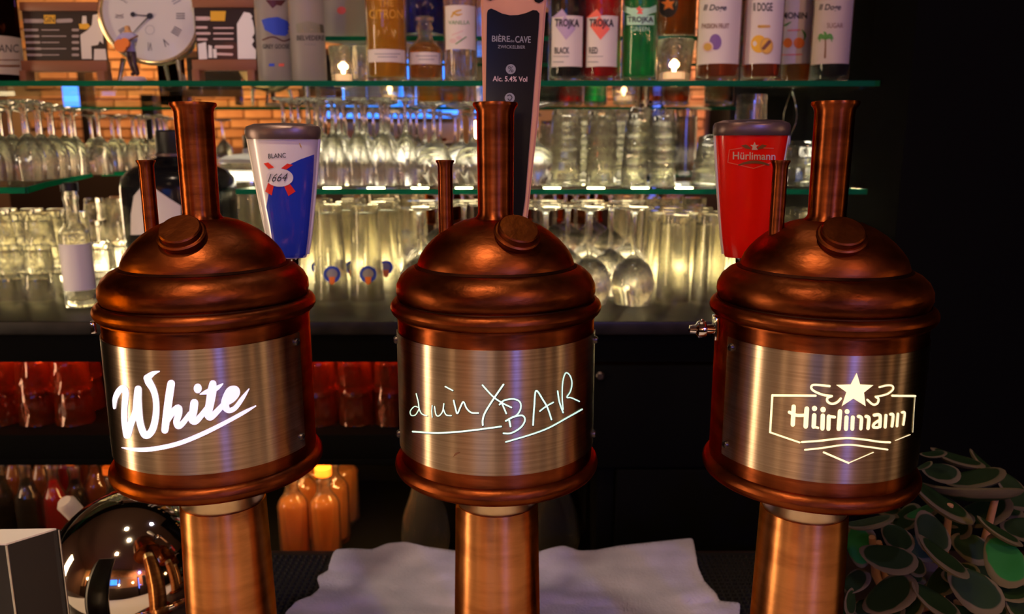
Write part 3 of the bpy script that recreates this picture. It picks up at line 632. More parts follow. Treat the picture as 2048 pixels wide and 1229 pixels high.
sp = thing('wooden_scoop', onbar(205, 1150) + Vector((0, .04, 0)), 'pale wooden scoop handle leaning beside the silver ball', 'scoop')
a = atY(128, 1003, .90) - sp.location
link('handle', tube([(0, 0, .004), a * .5, a * .96, a], [.007, .010, .0115, .008], 12), 'paper_dim', sp)
link('scoop_head', lathe([(0, 0), (.018, .0), (.024, .012), (.018, .022), (0, .024)], 24), 'paper_dim', sp)
# dark menu box with white cards on top at the left edge
bx = thing('napkin_box', (0, 0, H + ZW), 'dark box with white paper on top at the lower left corner', 'box')
A, B = atZ(117, 1060, -.325), atZ(13, 1092, -.325); dA = (A - B); per = Vector((-dA.y, dA.x, 0)).normalized()
if per.y < 0: per = -per
D_ = atZ(0, 1062, -.325); C_ = B + (D_ - A)
bx.location = B.copy(); bx.location.z = H + ZW; hB = B.z - bx.location.z
def boxwall(p, q, th):
    p, q = p - B, q - B; d = (q - p).normalized(); n_ = Vector((-d.y, d.x, 0)) * th
    v = [p, q, q + n_, p + n_]; v = [Vector((k.x, k.y, 0)) for k in v] + [Vector((k.x, k.y, hB)) for k in v]
    return pydata(v, [(3, 2, 1, 0), (4, 5, 6, 7), (0, 1, 5, 4), (1, 2, 6, 5), (2, 3, 7, 6), (3, 0, 4, 7)])
for p, q in ((B, A), (A, D_), (D_, C_), (C_, B)): link('side_panel', boxwall(p, q, .003), 'panel_screen', bx)
v = [Vector(((k - B).x, (k - B).y, hB - .006)) * 1 for k in (B, A, D_, C_)]; cc = sum(v, Vector()) / 4; v = [cc + (k - cc) * .96 for k in v]
link('paper_stack', pydata([Vector((k.x, k.y, .01)) for k in v] + [Vector((k.x, k.y, hB + .0015)) for k in v], [(3, 2, 1, 0), (4, 5, 6, 7), (0, 1, 5, 4), (1, 2, 6, 5), (2, 3, 7, 6), (3, 0, 4, 7)]), 'paper_white', bx)
link('corner_strip', tube([(0, 0, 0), (0, 0, hB)], .0012, 8), 'pewter', bx); link('corner_strip', tube([((A - B).x, (A - B).y, 0), ((A - B).x, (A - B).y, hB)], .0010, 8), 'pewter', bx)

rn = link('bounce_sheet', box2(-.95, .95, -.34, .30, 0, .002, .0005), 'paper_white', None, (0, .235, H + ZW)); tag(rn, 'added white sheet along the front of the tap bar, out of view, reflecting light', 'bounce sheet')  # unseen white sheet added to bounce light onto the ball and towers
# rubber bar mat with nubs
m0, m1 = -.33, .36
mt_ = thing('bar_mat', (m0, .74, H + ZW), 'black rubber bar mat with rows of nubs under the towel', 'mat')
link('mat_base', box2(0, m1 - m0, 0, .225, 0, .004, .001), 'black_plastic', mt_)
bm = bmesh.new()
for i in range(int((m1 - m0) / .0082)):
    for j in range(26):
        q = bmesh.ops.create_cone(bm, cap_ends=True, segments=6, radius1=.0029, radius2=.0022, depth=.004)['verts']
        bmesh.ops.translate(bm, verts=q, vec=(.005 + i * .0082, .006 + j * .0082, .006))
tag(link('nubs', mesh_from(bm, smooth=False), 'black_plastic', mt_), kind='stuff')
# towel: outline on the bar, rumpled
TW = [(665, 1118), (672, 1106), (700, 1104), (745, 1106), (775, 1094), (812, 1090), (850, 1100), (905, 1108), (960, 1110), (1020, 1110), (1080, 1110), (1105, 1102), (1128, 1098), (1150, 1106), (1190, 1107), (1240, 1098), (1300, 1092), (1385, 1083),
      (1391, 1112), (1396, 1140), (1408, 1170), (1432, 1195), (1440, 1210), (1480, 1213), (1476, 1275), (1300, 1290), (1000, 1290), (700, 1290), (560, 1285), (572, 1232), (590, 1210), (622, 1200), (640, 1185), (634, 1160), (655, 1150)]
tv, tf = poly2(TW, 13)
def h2(x, y):
    from mathutils import noise
    return (.5 + .5 * noise.noise((x / 95, y / 26, 3.1))) * .011 + (.5 + .5 * noise.noise((x / 30, y / 12, 7.7))) * .003 + max(0, 1 - abs(y - 1200 - 8 * math.sin(x / 60)) / 14) * .003
V = []
for x, y in tv: V.append(atZ(x, y, ZW + .009 + h2(x, y)))
twl = link('bar_towel', pydata([p - Vector((.05, .85, H + ZW)) for p in V], tf, True, 180), 'towel', None, (.05, .85, H + ZW))
md = twl.modifiers.new('sub', 'SUBSURF'); md.levels = 1; md.render_levels = 1
md = twl.modifiers.new('solid', 'SOLIDIFY'); md.thickness = .0045; md.offset = -1
tag(twl, 'pale lilac cotton towel spread behind the middle copper tower', 'towel')

# ------------------------------------------------------------------ plant at the lower right
pot = atZ(1880, 1300, ZW); plant = thing('potted_succulent', (pot.x, .74, H + ZW), 'leafy succulent with cream-edged green leaves at the lower right corner', 'plant')
link('pot', lathe([(0, 0), (.055, 0), (.070, .07), (.073, .072), (.073, .080), (.064, .080), (.062, .070), (0, .070)], 40, 40), 'pot_dark', plant)
link('soil', lathe([(0, .068), (.0625, .068), (.04, .074), (0, .076)], 24), 'dark_wood', plant)
def leaf_mesh():
    n, v, f = 20, [], []
    rs = [0, .35, .7, .9, 1.0]
    def outline(a): 
        x = .5 * math.cos(a); y = .32 * math.sin(a) * (1 + .25 * math.cos(a)); return x, y
    for side in (1, -1):
        st = len(v); v.append((0, 0, side * .055 - .02))
        for q in rs[1:]:
            for k in range(n):
                x, y = outline(2 * PI * k / n); x *= q; y *= q
                th = .055 * math.sqrt(max(0, 1 - q ** 4)); cup = .10 * (x * x + 1.4 * y * y) / .25 - .02
                v.append((x, y, cup + side * th))
        for k in range(n):
            j = (k + 1) % n; f.append((st, st + 1 + k, st + 1 + j) if side > 0 else (st, st + 1 + j, st + 1 + k))
            for r_ in range(len(rs) - 2):
                a, b, c, d = st + 1 + r_ * n + k, st + 1 + r_ * n + j, st + 1 + (r_ + 1) * n + j, st + 1 + (r_ + 1) * n + k
                f.append((a, d, c, b) if side > 0 else (a, b, c, d))
    bm = bmesh.new()
    for p in v: bm.verts.new(p)
    bm.verts.ensure_lookup_table()
    for q in f: bm.faces.new([bm.verts[k] for k in q])
    bmesh.ops.remove_doubles(bm, verts=bm.verts, dist=1e-5); bmesh.ops.recalc_face_normals(bm, faces=bm.faces)
    return mesh_from(bm, ang=80)
LM = leaf_mesh(); LM.materials.append(M['leaf']); LM2 = LM.copy(); LM2.materials[0] = M['leaf_backlit']
def leaf(px, py, L, Wd, ang, Y, roll=0):
    Y += .105 if py < 1045 else .07; L *= 1.05; Wd *= .95
    p = atY(px, py, Y); d = ray(px, py).normalized(); dist = (p - cam.location).length
    right = Vector((1, 0, 0)); up = right.cross(d).normalized(); right = d.cross(up).normalized() * 1
    a = R(-ang); xa = right * math.cos(a) + up * math.sin(a); ya = -right * math.sin(a) + up * math.cos(a); na = -d
    asp = min(.98, max(.2, Wd / L / .66)); tl = math.acos(asp)
    y2 = ya * math.cos(tl) + na * -math.sin(tl) * -1 * -1; n2 = xa.cross(y2)
    if n2.z < 0 and tl > .5: y2 = ya * math.cos(tl) + na * math.sin(tl); n2 = xa.cross(y2)
    m = Matrix((xa, y2, n2)).transposed().to_4x4() @ Euler((R(random.uniform(-22, 22)), R(random.uniform(-30, 30)), 0)).to_matrix().to_4x4(); s = L / F * dist * .98
    o = link('leaf', LM2 if roll else LM, None, plant); o.matrix_basis = Matrix.Translation(p - plant.location) @ m @ Matrix.Scale(s, 4)
    return o
LV = [(800, 110, 150, 75, -10, .60), (740, 190, 100, 40, -25, .585), (850, 240, 210, 90, 8, .60), (1090, 290, 340, 95, 20, .62), (960, 150, 300, 110, 35, .66), (1050, 385, 560, 150, 12, .59), (830, 450, 400, 150, 14, .575), (740, 520, 240, 105, 5, .60),
      (1150, 530, 340, 120, 0, .60), (1400, 430, 220, 150, 20, .62), (350, 600, 310, 130, 3, .58), (290, 740, 270, 230, -80, .63), (545, 700, 230, 200, 55, .575), (480, 850, 330, 150, 36, .56), (780, 660, 270, 220, 75, .59),
      (850, 840, 330, 125, 40, .55), (1250, 660, 270, 110, 15, .57), (1300, 860, 320, 300, 80, .56), (665, 880, 150, 150, 60, .58), (1080, 1060, 330, 240, 42, .55), (500, 1110, 350, 180, -28, .56), (800, 1150, 300, 150, 38, .545), (255, 1010, 200, 170, -45, .57),
      (1350, 1085, 200, 100, 5, .545), (1190, 1180, 200, 150, 40, .56), (205, 1140, 170, 75, 80, .56), (1390, 1200, 190, 90, 60, .54), (960, 620, 200, 150, 10, .62), (1060, 760, 240, 190, 30, .61), (1330, 330, 220, 100, 30, .66), (1000, 960, 220, 150, 10, .59),
      (600, 980, 220, 120, 10, .585), (350, 1200, 200, 140, 10, .57), (640, 1210, 220, 120, -10, .55), (1000, 1240, 240, 150, 20, .55), (620, 560, 220, 150, -30, .64), (880, 1000, 260, 170, -20, .60), (1150, 880, 260, 200, 60, .61), (1440, 640, 240, 190, 10, .62),
      (1450, 980, 240, 180, 70, .60), (730, 760, 260, 200, 0, .63), (430, 480, 240, 130, 15, .66), (1260, 480, 260, 130, 25, .64), (560, 330, 200, 120, 25, .66), (1150, 190, 240, 90, 30, .70), (470, 1260, 260, 160, 0, .56), (120, 1230, 200, 140, 0, .58), (900, 560, 280, 110, 20, .60)]
for (x, y, L, wd, an, Y) in LV: leaf(1640 + x / 3.522, 880 + y / 3.522, L / 3.522, wd / 3.522, an, Y, (x, y) in ((290, 740), (1300, 860), (740, 520)))
for i, (x0, y0, x1, y1) in enumerate([(1752, 1150, 1744, 1075), (1775, 1165, 1757, 1085), (1790, 1165, 1776, 1110), (1803, 1165, 1800, 1120), (1780, 1165, 1782, 1060), (1950, 1160, 1990, 1000), (1880, 1180, 1900, 1010), (1980, 1190, 2010, 1090)]):
    a, b = atY(x0, y0, .69) - plant.location, atY(x1, y1, .68) - plant.location
    link('stem', tube([(a.x * .25 + .0, .0, .07), (a.x * .8, a.y * .8, a.z * .7), a, b], [.0045, .0045, .0042, .003], 8), 'stem_brown', plant)

# ------------------------------------------------------------------ bottles on the upper shelf
def rel(px, py, Y): return atY(px, py, Y).z - H          # height (relative) of a pixel row at depth Y
def shell(r, bh, sh_, nr, h, base=.006, seg=40, th=.0022, sq=None):
    """glass shell of a bottle and its inner cavity outline"""
    out = [(0, .002), (r * .75, 0), (r * .94, .001), (r, .006), (r, bh)]
    n = 8
    for k in range(1, n + 1):
        t = k / n; out.append((nr + (r - nr) * (.5 + .5 * math.cos(PI * t)), bh + (sh_ - bh) * t))
    out += [(nr, h - .022), (nr + .0015, h - .020), (nr + .0015, h - .014), (nr, h - .012), (nr, h)]
    inn = [(max(q[0] - th, 0), q[1]) for q in out[4:][::-1]] + [(r - th, base + .005), (r * .8, base), (0, base + .002)]
    return out, inn
def bottle(label, px, hw, Y, z, h=.30, glass='glass', liq=None, fill=.85, nr=.014, bhf=.58, shf=.74, capm='gunmetal', py_ref=120, name='bottle', lab=None, group=None, cap_h=.03, base=.006):
    """px: centre column; hw: half width in pixels; lab: (py_top, py_bottom, material, half angle)"""
    dep = (Y - .01) * CP - z * SP; r = hw * dep / F; x = xY(px, Y, z)
    for _ in range(2): r = hw * ((Y - r * .2) * CP - z * SP) / F
    t = thing(name, (x, Y, H + z), label, 'bottle', group)
    out, inn = shell(r, h * bhf, h * shf, nr, h, base)
    gl = link('glass_body', lathe(out + inn, 40, 50), glass, t)
    if liq:
        L = [(0, base + .004), (r * .8, base + .003), (r - .0034, base + .008), (r - .0034, min(h * bhf, h * fill))]
        if fill > bhf:
            for k in range(1, 9):
                tt = k / 8; zz_ = h * bhf + h * (shf - bhf) * tt
                if zz_ > h * fill: break
                L.append((nr - .0034 + (r - nr) * (.5 + .5 * math.cos(PI * tt)), zz_))
        L.append((0, L[-1][1])); link('liquid', lathe(L, 32, 50), liq, t)
    link('cap', lathe([(nr - .001, h - .018 + .012), (nr + .0025, h - .006), (nr + .0025, h - .006 + cap_h), (0, h - .006 + cap_h)], 24, 40), capm, t)
    lb = None
    if lab:
        p0, p1, lm, ha = lab[:4]; z1 = rel(px, p0, Y - r) - z if p0 is not None else h * bhf - .004; z0 = rel(px, p1, Y - r) - z
        mid = math.atan2(x, Y) * -1 if False else math.atan2(-x, Y); n = 20; v, f = [], []
        if len(lab) > 4: mid += R(lab[4])
        for k in range(n + 1):
            b = mid + R(ha) * (2 * k / n - 1)
            v += [(math.sin(b) * (r + .0005), -math.cos(b) * (r + .0005), z0), (math.sin(b) * (r + .0005), -math.cos(b) * (r + .0005), z1)]
        for k in range(n): f.append((2 * k, 2 * k + 2, 2 * k + 3, 2 * k + 1))
        lb = link('paper_label', pydata(v, f, True), lm, t)
    return t, gl, lb
B1, gB1, lB1 = bottle('dark brown bottle with a cream label at the left edge of the upper shelf', 8, 39, 1.33, ZT, .30, 'liq_dark', None, capm='black_plastic', lab=(70, 148, 'paper_dim', 80))
decal('lettering', [text2('BLANC', 8, 97, 58, 16)], lB1, 'ink_dark', .0004, None, 'dark capital letters'); 
decal('lettering', [stroke2([(-20, 120), (38, 120)], 2), stroke2([(-20, 132), (38, 132)], 4)], lB1, 'ink_brown', .0004)
B, g, l = bottle('frosted bottle with a blue mountain picture right of the second menu sign', 552, 33, 1.325, ZT, .32, 'glass_frosted', None, capm='pewter')
decal('picture', [poly2([(523, 40), (535, 36), (556, 34), (574, 42), (584, 60), (570, 72), (548, 70), (530, 60)])], g, 'ink_blue', .0005)
decal('picture', [poly2([(531, 0), (545, 17), (553, 10), (562, 12), (572, 0)]), stroke2([(526, 80), (546, 74), (566, 82), (580, 78)], 3)], g, 'ink_maroon', .0006)
decal('lettering', [text2('GREY GOOSE', 552, 93, 52, 9, 0, 0, .02)], g, 'ink_dark', .0007, None, 'dark capital letters')
decal('flag', [poly2([(538, 127), (549, 127), (549, 133), (538, 133)])], g, 'ink_blue', .0007); decal('flag', [poly2([(557, 127), (568, 127), (568, 133), (557, 133)])], g, 'ink_coral', .0007)
B, g, l = bottle('frosted clear bottle with faint grey capitals, second right of the menu sign', 620, 34, 1.325, ZT, .33, 'glass_frosted', None, capm='pewter')
decal('picture', [poly2([(592, 48), (616, 42), (646, 50), (648, 66), (594, 66)])], g, 'glass_green_tint', .0005)
decal('lettering', [text2('BELVEDERE', 621, 76, 54, 10, 0, 0, .02)], g, 'ink_dark', .0006, None, 'grey capital letters'); decal('lettering', [text2('VODKA', 620, 89, 24, 5)], g, 'ink_grey', .0006)
B, g, l = bottle('clear bottle with a round red seal standing on the raised rear shelf', 688, 44, 1.51, ZR, .28, 'glass_frosted', None, capm='pewter')
decal('seal', [disc2(683, 21, 9, 8)], g, 'ink_coral', .0006)
B, g, l = bottle('bright yellow frosted liqueur bottle with a pale band label', 775, 40, 1.325, ZT, .29, 'glass', 'liq_yellow', .9, capm='ink_gold', lab=(98, 124, 'paper', 62))
decal('lettering', [text2('CITRON', 772, 28, 66, 18)], g, 'ink_yellow', .0006, None, 'raised capital letters'); decal('lettering', [text2('THE', 772, 6, 30, 14)], g, 'ink_yellow', .0006)
decal('lettering', [stroke2([(750, 108), (800, 108)], 1.6), stroke2([(756, 114), (794, 114)], 1.6)], l, 'ink_grey', .0004)
B, g, l = bottle('deep blue bottle standing on the raised rear shelf', 850, 46, 1.51, ZR, .25, 'glass', 'liq_blue', .9, capm='pewter')
B, g, l = bottle('low clear bottle with a pale label in front of the blue bottle', 852, 34, 1.345, ZT, .105, 'glass', 'liq_gold', .62, nr=.012, bhf=.50, shf=.72, capm='glass', lab=(104, 128, 'paper', 58), cap_h=.006)
decal('lettering', [stroke2([(832, 112), (874, 112)], 1.6), stroke2([(838, 119), (868, 119)], 1.6)], l, 'ink_grey', .0004)
B, g, l = bottle('clear syrup bottle with a white vanilla flower label left of the wooden handle', 922, 33, 1.325, ZT, .31, 'glass', None, capm='ink_brown', lab=(10, 98, 'paper', 60))
decal('lettering', [text2('VANILLA', 918, 45, 42, 8)], l, 'ink_green', .0004, None, 'dark word VANILLA')
decal('picture', [stroke2([(903, 34, 3), (910, 24, 4), (922, 20, 3)]), stroke2([(906, 25, 3), (915, 30, 4), (924, 28, 2)])], l, 'ink_gold', .0004)
decal('picture', [disc2(906, 82, 7, 5), disc2(918, 76, 6, 4), stroke2([(905, 70, 3), (925, 62, 3)], 3)], l, 'ink_pink', .0005); decal('picture', [stroke2([(912, 88), (932, 74)], 2)], l, 'ink_green', .0006)
def spirit(px, liq, word, dcol, cap_, label, glass='glass', paper=True):
    B, g, l = bottle(label, px, 37, 1.32, ZT, .27, glass, liq, .93, bhf=.60, shf=.80, nr=.015, capm=cap_, lab=(31, 133, 'paper', 53) if paper else None)
    return B, g, l
for px, liq, word, dm, lab_ in ((1133, 'liq_black', 'BLACK', 'ink_lilac', 'black liqueur bottle with white label and purple diamond'), (1202, 'liq_red', 'RED', 'ink_coral', 'bright red liqueur bottle with white label and coral diamond')):
    B, g, l = spirit(px, liq, word, dm, 'black_plastic', lab_)
    decal('diamond', [poly2([(px - 3, 20 + 12), (px + 18, 58), (px - 1, 80), (px - 22, 52)])], l, dm, .0005)
    decal('diamond', [poly2([(px - 8, 18), (px + 2, 32), (px - 28, 36)])], g, dm, .0012)
    decal('lettering', [text2('TROJKA', px + 1, 48, 48, 20, 1, 0, .03)], l, 'ink_dark', .0009, None, 'dark tall capital letters'); decal('lettering', [text2(word, px - 9 if word == 'BLACK' else px - 15, 101, 29 if word == 'BLACK' else 17, 13, 0, 0, .02)], l, 'ink_dark', .0006)
    decal('lettering', [stroke2([(px - 26, 113), (px + 4, 113)], 1.4), stroke2([(px - 26, 124), (px - 6, 124)], 2)], l, 'ink_grey', .0006)
B, g, l = bottle('green glass liqueur bottle with white printed letters', 1277, 36, 1.32, ZT, .27, 'glass', 'liq_green', .93, bhf=.60, shf=.80, nr=.015, capm='black_plastic')
decal('band', [poly2([(1246, 10), (1262, 16), (1280, 34), (1298, 16), (1312, 10), (1312, 24), (1300, 28), (1290, 33), (1268, 33), (1258, 28), (1246, 22)])], g, 'ink_lightgreen', .0006)
decal('band', [poly2([(1254, 31), (1308, 31), (1308, 50), (1254, 50)])], g, 'ink_lightgreen', .0004)
decal('star', [poly2([(1280, 12), (1282, 18), (1288, 18), (1283, 22), (1286, 28), (1280, 24), (1274, 28), (1277, 22), (1272, 18), (1278, 18)])], g, 'ink_coral', .0009)
decal('lettering', [text2('TROJKA', 1281, 40.5, 50, 14, 0, 0, .02)], g, 'ink_dark', .0009, None, 'dark capital letters'); decal('lettering', [text2('GREEN', 1280, 58, 36, 9)], g, 'ink_lightgreen', .0007, None, 'pale green word GREEN')
B, g, l = bottle('amber bottle with a black oval flower label on the raised rear shelf', 1348, 42, 1.51, ZR, .26, 'glass', 'liq_gold', .5, capm='ink_gold')
decal('oval_label', [disc2(1336, 8, 20, 27, 28)], g, 'ink_dark', .0006)
decal('flower', [poly2([(1336, -6), (1340, 3), (1350, 2), (1344, 10), (1347, 20), (1338, 15), (1328, 20), (1331, 10), (1322, 4), (1332, 3)])], g, 'ink_orange', .0009)
def syrup(px, liq, label, glass='glass', lm='paper', hw=39, Y=1.325): return bottle(label, px, hw, Y, ZT, .31, glass, liq, .9, bhf=.66, shf=.82, nr=.014, capm='ink_gold', lab=(-8, 127, lm, 66))
B, g, l = syrup(1433, 'liq_amber', 'amber syrup bottle with purple passion fruit on its label', hw=43)
decal('lettering', [text2('Il Doge', 1430, 17, 46, 16, 0, .3, .02)], l, 'ink_dark', .0004, None, 'dark script words'); decal('lettering', [text2('PASSION FRUIT', 1431, 52, 54, 10, 0, 0, .02)], l, 'ink_brown', .0004)
decal('fruit', [disc2(1431, 84, 12, 16)], l, 'ink_purple', .0005); decal('fruit', [disc2(1416, 94, 11, 11)], l, 'ink_pink', .0008); decal('fruit', [disc2(1416, 94, 8, 8)], l, 'ink_gold', .0011)
B, g, l = syrup(1520, 'liq_amber', 'amber syrup bottle with a cut yellow apricot on its label')
decal('lettering', [text2('Il DOGE', 1526, 14, 38, 17, 0, 0, .02)], l, 'ink_dark', .0004, None, 'dark ornate words'); decal('lettering', [text2('MELONE', 1528, 53, 24, 9)], l, 'ink_brown', .0004) if False else decal('lettering', [stroke2([(1518, 53), (1538, 53)], 6)], l, 'ink_gold', .0004)
decal('fruit', [disc2(1518, 88, 16, 18)], l, 'ink_yellow', .0005); decal('fruit', [disc2(1533, 92, 13, 17)], l, 'ink_gold', .0008); decal('fruit', [disc2(1533, 92, 10, 14)], l, 'ink_yellow', .0011); decal('fruit', [stroke2([(1527, 97), (1538, 84)], 7)], l, 'ink_brown', .0014)
B, g, l = syrup(1587, 'liq_gold', 'pale gold syrup bottle with red fruits on its label, behind its neighbour', Y=1.40, hw=34)
decal('lettering', [text2('MONIN', 1589, 31, 50, 13, 0, 0, .03)], l, 'ink_dark', .0004, None, 'dark capital letters')
decal('fruit', [disc2(1576, 86, 9, 10), disc2(1598, 86, 11, 11)], l, 'ink_orange', .0005); decal('fruit', [disc2(1559, 88, 8, 8)], l, 'ink_maroon', .0005); decal('fruit', [stroke2([(1556, 56, 2), (1572, 50, 4), (1582, 44, 2)]), stroke2([(1604, 60, 2), (1610, 70, 5), (1608, 80, 2)])], l, 'ink_green', .0005)
decal('lettering', [stroke2([(1576, 61), (1600, 60)], 2), stroke2([(1564, 110), (1604, 109)], 2)], l, 'ink_coral', .0005)
B, g, l = syrup(1656, 'liq_black', 'dark syrup bottle with a green palm tree on its label', lm='paper_dim', hw=38)
decal('lettering', [text2('Il Doge', 1660, 16, 44, 16, 0, .3, .02)], l, 'ink_dark', .0004, None, 'dark script words'); decal('lettering', [text2('NUT SUGAR', 1656, 52, 56, 10)], l, 'ink_brown', .0004) if False else decal('lettering', [text2('SUGAR', 1670, 51, 32, 10)], l, 'ink_brown', .0004)
decal('palm', [stroke2([(1650, 115, 4), (1651, 95, 3), (1651, 78, 3)])], l, 'ink_brown', .0005)
decal('palm', [stroke2([(1651, 77, 5), (1642, 70, 6), (1637, 78, 2)]), stroke2([(1651, 77, 5), (1660, 70, 6), (1666, 78, 2)]), stroke2([(1651, 78, 4), (1651, 68, 6), (1648, 64, 2)]), stroke2([(1651, 77, 5), (1641, 76, 4), (1640, 84, 1)]), stroke2([(1651, 77, 5), (1661, 76, 4), (1664, 84, 1)])], l, 'ink_green', .0006)

# tumblers with tealights under the raised rear shelf
def tumbler(label, px, hw, Y, z, h, m='glass', taper=.8, group=None, tealight=False, name='tumbler'):
    dep = Y * CP - z * SP; r = hw * dep / F
    t = thing(name, (xY(px, Y, z), Y, H + z), label, 'glass', group); rb_ = r * taper
    link('glass_wall', lathe([(0, .0005), (rb_ * .9, 0), (rb_, .002), (r, h - .001), (r - .0008, h), (r - .0018, h - .001), (rb_ - .0018, .009), (0, .008)], 32, 50), m, t)
    if tealight:
        link('tealight', lathe([(0, .009), (rb_ * .72, .009), (rb_ * .72, .021), (rb_ * .66, .0205), (0, .0195)], 24), 'wax', t)
        link('flame', lathe([(0, .021), (.0028, .0245), (.0022, .030), (0, .036)], 12), 'flame', t)
        lamp('tealight_glow', 'POINT', (t.location.x, Y, t.location.z + .034), .10, (1, .55, .22), .006)
    return t
tumbler('clear tumbler with a burning tealight right of the green bottle', 1347, 38, 1.36, ZT, .072, tealight=True)
tumbler('clear tumbler with a tealight left of the yellow bottle', 688, 28, 1.40, ZT, .066, tealight=True)
tumbler('small empty tumbler beside the tealight, left of the yellow bottle', 722, 20, 1.345, ZT, .060)
# two low pieces behind the second menu sign and the fruit piece
# clock
Yc = 1.335; cc = atY(300, 32, Yc); rc = .0745
ck = thing('table_clock', (cc.x, Yc, cc.z), 'round pewter table clock with Roman numerals standing on two legs', 'clock')
yaw = math.atan2(-cc.x, Yc)
rotc = (PI / 2, 0, yaw * .6)
cs = link('case', lathe([(0, -.045), (rc * .9, -.045), (rc * .98, -.040), (rc * 1.0, -.004), (rc * 1.03, 0), (rc * 1.02, .004), (rc * .97, .006), (rc * .93, .003), (rc * .92, .0), (0, .0)], 96, 40), 'gold_trim', ck, (0, 0, 0), rotc)
link('bezel', lathe([(rc * .925, .001), (rc * .955, .0055), (rc * .99, .006), (rc * 1.01, .0045)], 96, 60), 'gold_trim', cs)
dl = link('dial', lathe([(0, .0012), (rc * .925, .0012)], 96), 'dial', cs)
cx, cy_, nr_ = 300, 32, 61
NUM = ['XII', 'I', 'II', 'III', 'IIII', 'V', 'VI', 'VII', 'VIII', 'IX', 'X', 'XI']
for k, s in enumerate(NUM):
    a = R(k * 30); x, y = cx + nr_ * math.sin(a), cy_ - nr_ * math.cos(a)
    if k in (7, 8, 9): pass
    decal('numeral', [text2(s, x, y, {1: 4, 2: 8, 3: 11, 4: 14}.get(len(s), 8) if s != 'V' else 9, 17, k * 30)], dl, 'ink_grey' if k in (1, 2) else 'ink_dark', .0004, cs)
decal('hour_hand', [stroke2([(cx, cy_ + 0, 3), (281, 31, 2.2), (262, 28, 1.6)]), disc2(266, 29, 5, 5), disc2(cx, cy_, 6.5, 6)], dl, 'ink_dark', .0015, cs)
decal('minute_hand', [stroke2([(cx, cy_, 3), (284, 48, 2.5), (262, 72, 1.5)])], dl, 'ink_dark', .0022, cs)
decal('small_dial', [stroke2([(cx + 9 * math.cos(R(q)), 60 + 9 * math.sin(R(q))) for q in range(0, 361, 30)], .8)], dl, 'ink_grey', .0006, cs)
zf = ZT + H - cc.z
for px0, py0, px1, m_ in ((247, 118, 236, 'paper'), (356, 122, 361, 'paper')):
    a = atY(px0, py0, Yc) - ck.location; b = atY(px1, 150, Yc - .012) - ck.location; b.z = zf
    link('leg', tube([a, a * .5 + b * .5, b], [.0042, .0036, .0028], 10), 'pewter', ck)
link('rear_leg', tube([(0, .04, -rc * .9), (0, .055, zf)], [.004, .003], 8), 'pewter', ck)
# figurine of a guitar player
Yf = 1.292; f0 = atY(262, 160, Yf); fg = thing('guitar_player_figurine', (f0.x, Yf, H + ZT), 'small painted figurine of a guitar player standing before the clock', 'figurine')
K = .098 / 1.0                              # metres per unit (figure about 1 unit tall)
def P_(px, py, dy=0): 
    q = atY(px, py, Yf) - fg.location; return Vector((q.x, dy, q.z))
bm_v = [P_(262, 104), P_(258, 88), P_(256, 72), P_(256, 62), P_(254, 50),         # 0 pelvis 1 waist 2 chest 3 neck 4 head
        P_(243, 73), P_(236, 84, -.004), P_(250, 88, -.010),                      # 5 left shoulder 6 elbow 7 hand
        P_(266, 72), P_(274, 82, -.004), P_(268, 80, -.012),                      # 8 right shoulder 9 elbow 10 hand
        P_(257, 110), P_(264, 128, -.003), P_(269, 147), P_(266, 150, -.006),     # 11 hip 12 knee 13 ankle 14 toe
        P_(267, 110), P_(270, 128, -.002), P_(276, 147), P_(276, 150, -.006)]
bm_e = [(0, 1), (1, 2), (2, 3), (3, 4), (2, 5), (5, 6), (6, 7), (2, 8), (8, 9), (9, 10), (0, 11), (11, 12), (12, 13), (13, 14), (0, 15), (15, 16), (16, 17), (17, 18)]
rad = [.0070, .0065, .0078, .0032, .0062, .0048, .0042, .0032, .0048, .0040, .0030, .0050, .0040, .0032, .0030, .0050, .0040, .0032, .0030]
me = bpy.data.meshes.new('mesh'); me.from_pydata([tuple(v) for v in bm_v], bm_e, [])
m = mat('figurine_paint', rough=.35); n_, l_, b_ = nt(m); tc = n_.new('ShaderNodeTexCoord'); sp_ = n_.new('ShaderNodeSeparateXYZ'); l_.new(tc.outputs['Object'], sp_.inputs[0])
cr = n_.new('ShaderNodeValToRGB'); cr.color_ramp.interpolation = 'CONSTANT'; mr = n_.new('ShaderNodeMapRange'); mr.inputs['From Max'].default_value = .1
l_.new(sp_.outputs[2], mr.inputs[0]); l_.new(mr.outputs[0], cr.inputs[0]); l_.new(cr.outputs[0], b_.inputs['Base Color'])
zw = lambda py: (rel(262, py, Yf) - ZT) / .1
e = cr.color_ramp.elements; e[0].position = 0; e[0].color = (.05, .02, .015, 1); e[1].position = zw(104); e[1].color = (.42, .40, .62, 1)
q = e.new(zw(66)); q.color = (.62, .34, .12, 1); q = e.new(zw(47)); q.color = (.20, .09, .03, 1)
fb = link('figure', me, m, fg); fb.modifiers.new('skin', 'SKIN'); fb.modifiers.new('sub', 'SUBSURF').render_levels = 2
for v, r_ in zip(me.skin_vertices[0].data, rad): v.radius = (r_, r_)
me.skin_vertices[0].data[0].use_root = True
g1 = P_(250, 94, -.013); gt = link('guitar', lathe([(0, -.003), (.0095, -.003), (.0095, .003), (0, .003)], 24, 40, 1, 1), 'ink_orange', fg, g1, (PI / 2, 0, 0))
link('guitar', lathe([(0, -.0028), (.0070, -.0028), (.0070, .0028), (0, .0028)], 24, 40), 'ink_orange', fg, P_(259, 88, -.013), (PI / 2, 0, 0))
link('guitar_neck', tube([P_(258, 88, -.014), P_(284, 74, -.014)], .0013, 8), 'ink_brown', fg)
